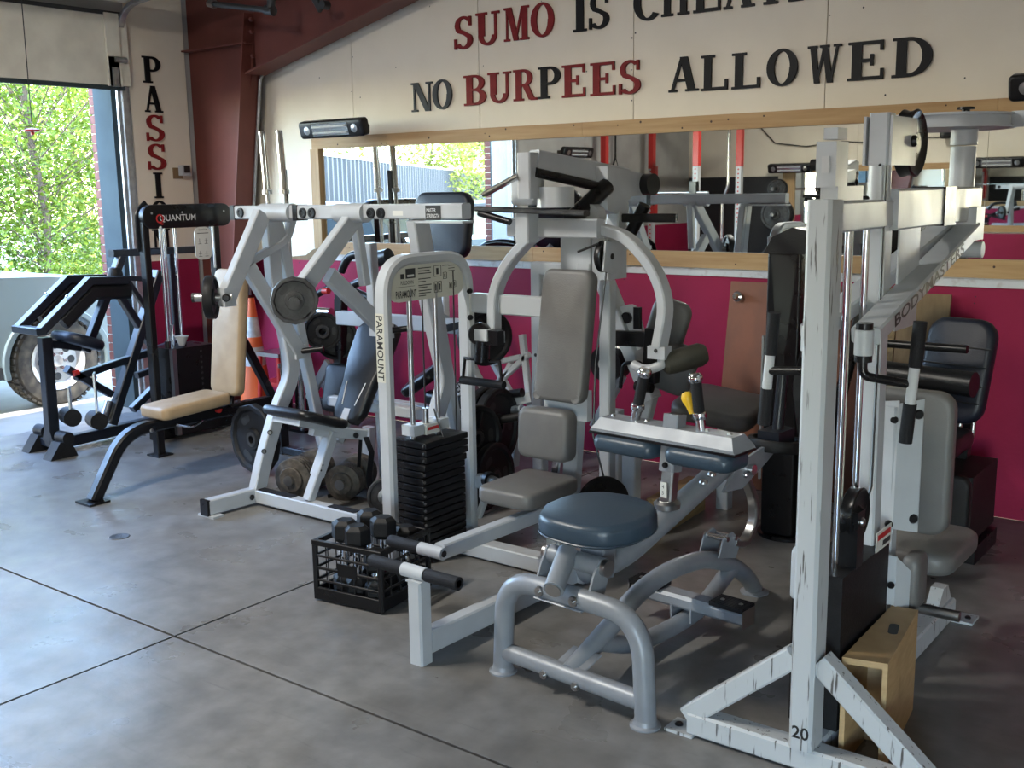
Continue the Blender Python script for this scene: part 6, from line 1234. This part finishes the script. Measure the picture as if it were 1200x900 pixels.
tag(MB().cyl((-5.93, 5.2, 0), (-5.93, 5.2, 0.62), 0.026, n=16).lathe((-5.93, 5.2, 0.62), Zp, [(0, 0), (0.05, 0), (0.05, 0.03), (0, 0.035)], 18).build('chrome_post', 'chrome'), 'short chrome post standing between red stand and lever machine', 'post')
# ================================================================ SEEN ONLY IN THE MIRROR: power rack, plate tree, wires
t = thing('power_rack', 'power rack with red-topped white uprights, seen in the mirror', 'power rack', (-6.83, -0.55, 0))
for x_, y_ in ((-7.50, 0.0), (-6.20, 0.0), (-7.45, -1.1), (-6.17, -1.1)):
    u1 = MB().bb(x_-0.035, x_+0.035, y_-0.035, y_+0.035, 0, 1.97).build('upright', 'plastic_white', t); MB().bb(x_-0.037, x_+0.037, y_-0.037, y_+0.037, 1.97, 2.75).build('upright_top', 'red', t)
    hm = MB()
    for q in range(18): hm.cyl((x_, y_+0.0352, 1.0+q*0.055), (x_, y_+0.036, 1.0+q*0.055), 0.012, n=8)
    hm.build('pin_holes', 'red', u1)['kind'] = 'stuff'
for y_ in (0.0, -1.1): MB().beam((-7.5, y_, 2.72), (-6.18, y_, 2.72), 0.06, 0.06).build('top_crossbar', 'red', t)
for x_ in (-7.48, -6.18): MB().beam((x_, 0, 2.72), (x_, -1.1, 2.72), 0.06, 0.06).build('top_side_bar', 'red', t); MB().beam((x_, 0, 0.05), (x_, -1.1, 0.05), 0.06, 0.06).build('floor_bar', 'plastic_white', t)
for x_ in (-7.5, -6.2): MB().box((x_, 0.06, 1.72), (0.09, 0.08, 0.14)).build('hook', 'black', t)
MB().bb(-7.44, -7.38, -1.14, -1.06, 1.3, 2.0).build('band_peg', 'red', t)
MB().cyl((-7.9+0.35, 0.07, 1.66), (-6.0, 0.07, 1.66), 0.015, n=12).build('safety_bar', 'steel', t)
t = thing('plate_tree', 'black plate storage tree loaded with plates, seen in the mirror', 'plate rack', (-5.95, -1.9, 0))
MB().beam((-5.95, -1.95, 0), (-5.95, -1.95, 1.75), 0.08, 0.08, up=Yp).build('post', 'black', t); MB().bb(-6.3, -5.6, -2.2, -1.6, 0, 0.06).build('base', 'black', t)
for z_, rr, lab in ((1.68, 0.13, 'small plate on the top peg of the mirrored plate tree'), (1.35, 0.22, 'large plate on the middle peg of the mirrored plate tree'), (0.75, 0.22, 'large plate on the low peg of the mirrored plate tree')):
    MB().cyl((-5.95, -1.91, z_), (-5.95, -1.62, z_), 0.024, n=12).build('peg', 'steel', t)
    put_plate(plate_mesh(rr, 0.05, 0, 3, 'rubber'), (-5.95, -1.80, z_), (0.15, 1, 0), lab, 'plates on the mirrored plate tree')
    put_plate(plate_mesh(rr*0.9, 0.05, 0, 3, 'iron'), (-5.94, -1.73, z_), (0.15, 1, 0), lab.replace(' plate on', ' front plate on'), 'plates on the mirrored plate tree')
t = thing('bent_chrome_pole', 'chrome bent pole by the rear wall, seen in the mirror', 'pole', (-6.55, -1.5, 0))
MB().tube([(-6.60, -1.5, 0.0), (-6.60, -1.5, 1.55), (-6.52, -1.5, 1.72), (-6.52, -1.5, 2.6)], 0.022, 0.06, n=12).build('pole', 'chrome', t)
tag(MB().tube([(-6.6, -2.57, 2.55), (-6.35, -2.57, 2.3), (-5.9, -2.575, 2.24), (-5.4, -2.575, 2.29), (-4.9, -2.575, 2.25), (-4.3, -2.575, 2.30), (-3.8, -2.575, 2.28)], 0.008, n=6).build('wall_wire', 'cable'), 'black wire strung along the rear wall, seen in the mirror', 'wire')
t = thing('exercise_strap', 'black strap with a triangle grip hanging on the garage-side wall, seen in the mirror', 'strap', (-7.62, -0.45, 1.95))
MB().tube([(-7.62, -0.45, 2.45), (-7.62, -0.45, 2.12)], 0.012, n=8).build('strap', 'black', t); MB().tube([(-7.62, -0.45, 2.12), (-7.62, -0.36, 1.95), (-7.62, -0.54, 1.95), (-7.62, -0.45, 2.12)], 0.012, n=8).build('triangle', 'black', t)
tag(MB().pad((-3.94, -2.45, 2.42), Xp, Zp, 0.30, 0.30, 0.18, 0.03, 0.02).build('wall_speaker', 'black'), 'black speaker box on the rear wall, seen in the mirror', 'speaker')
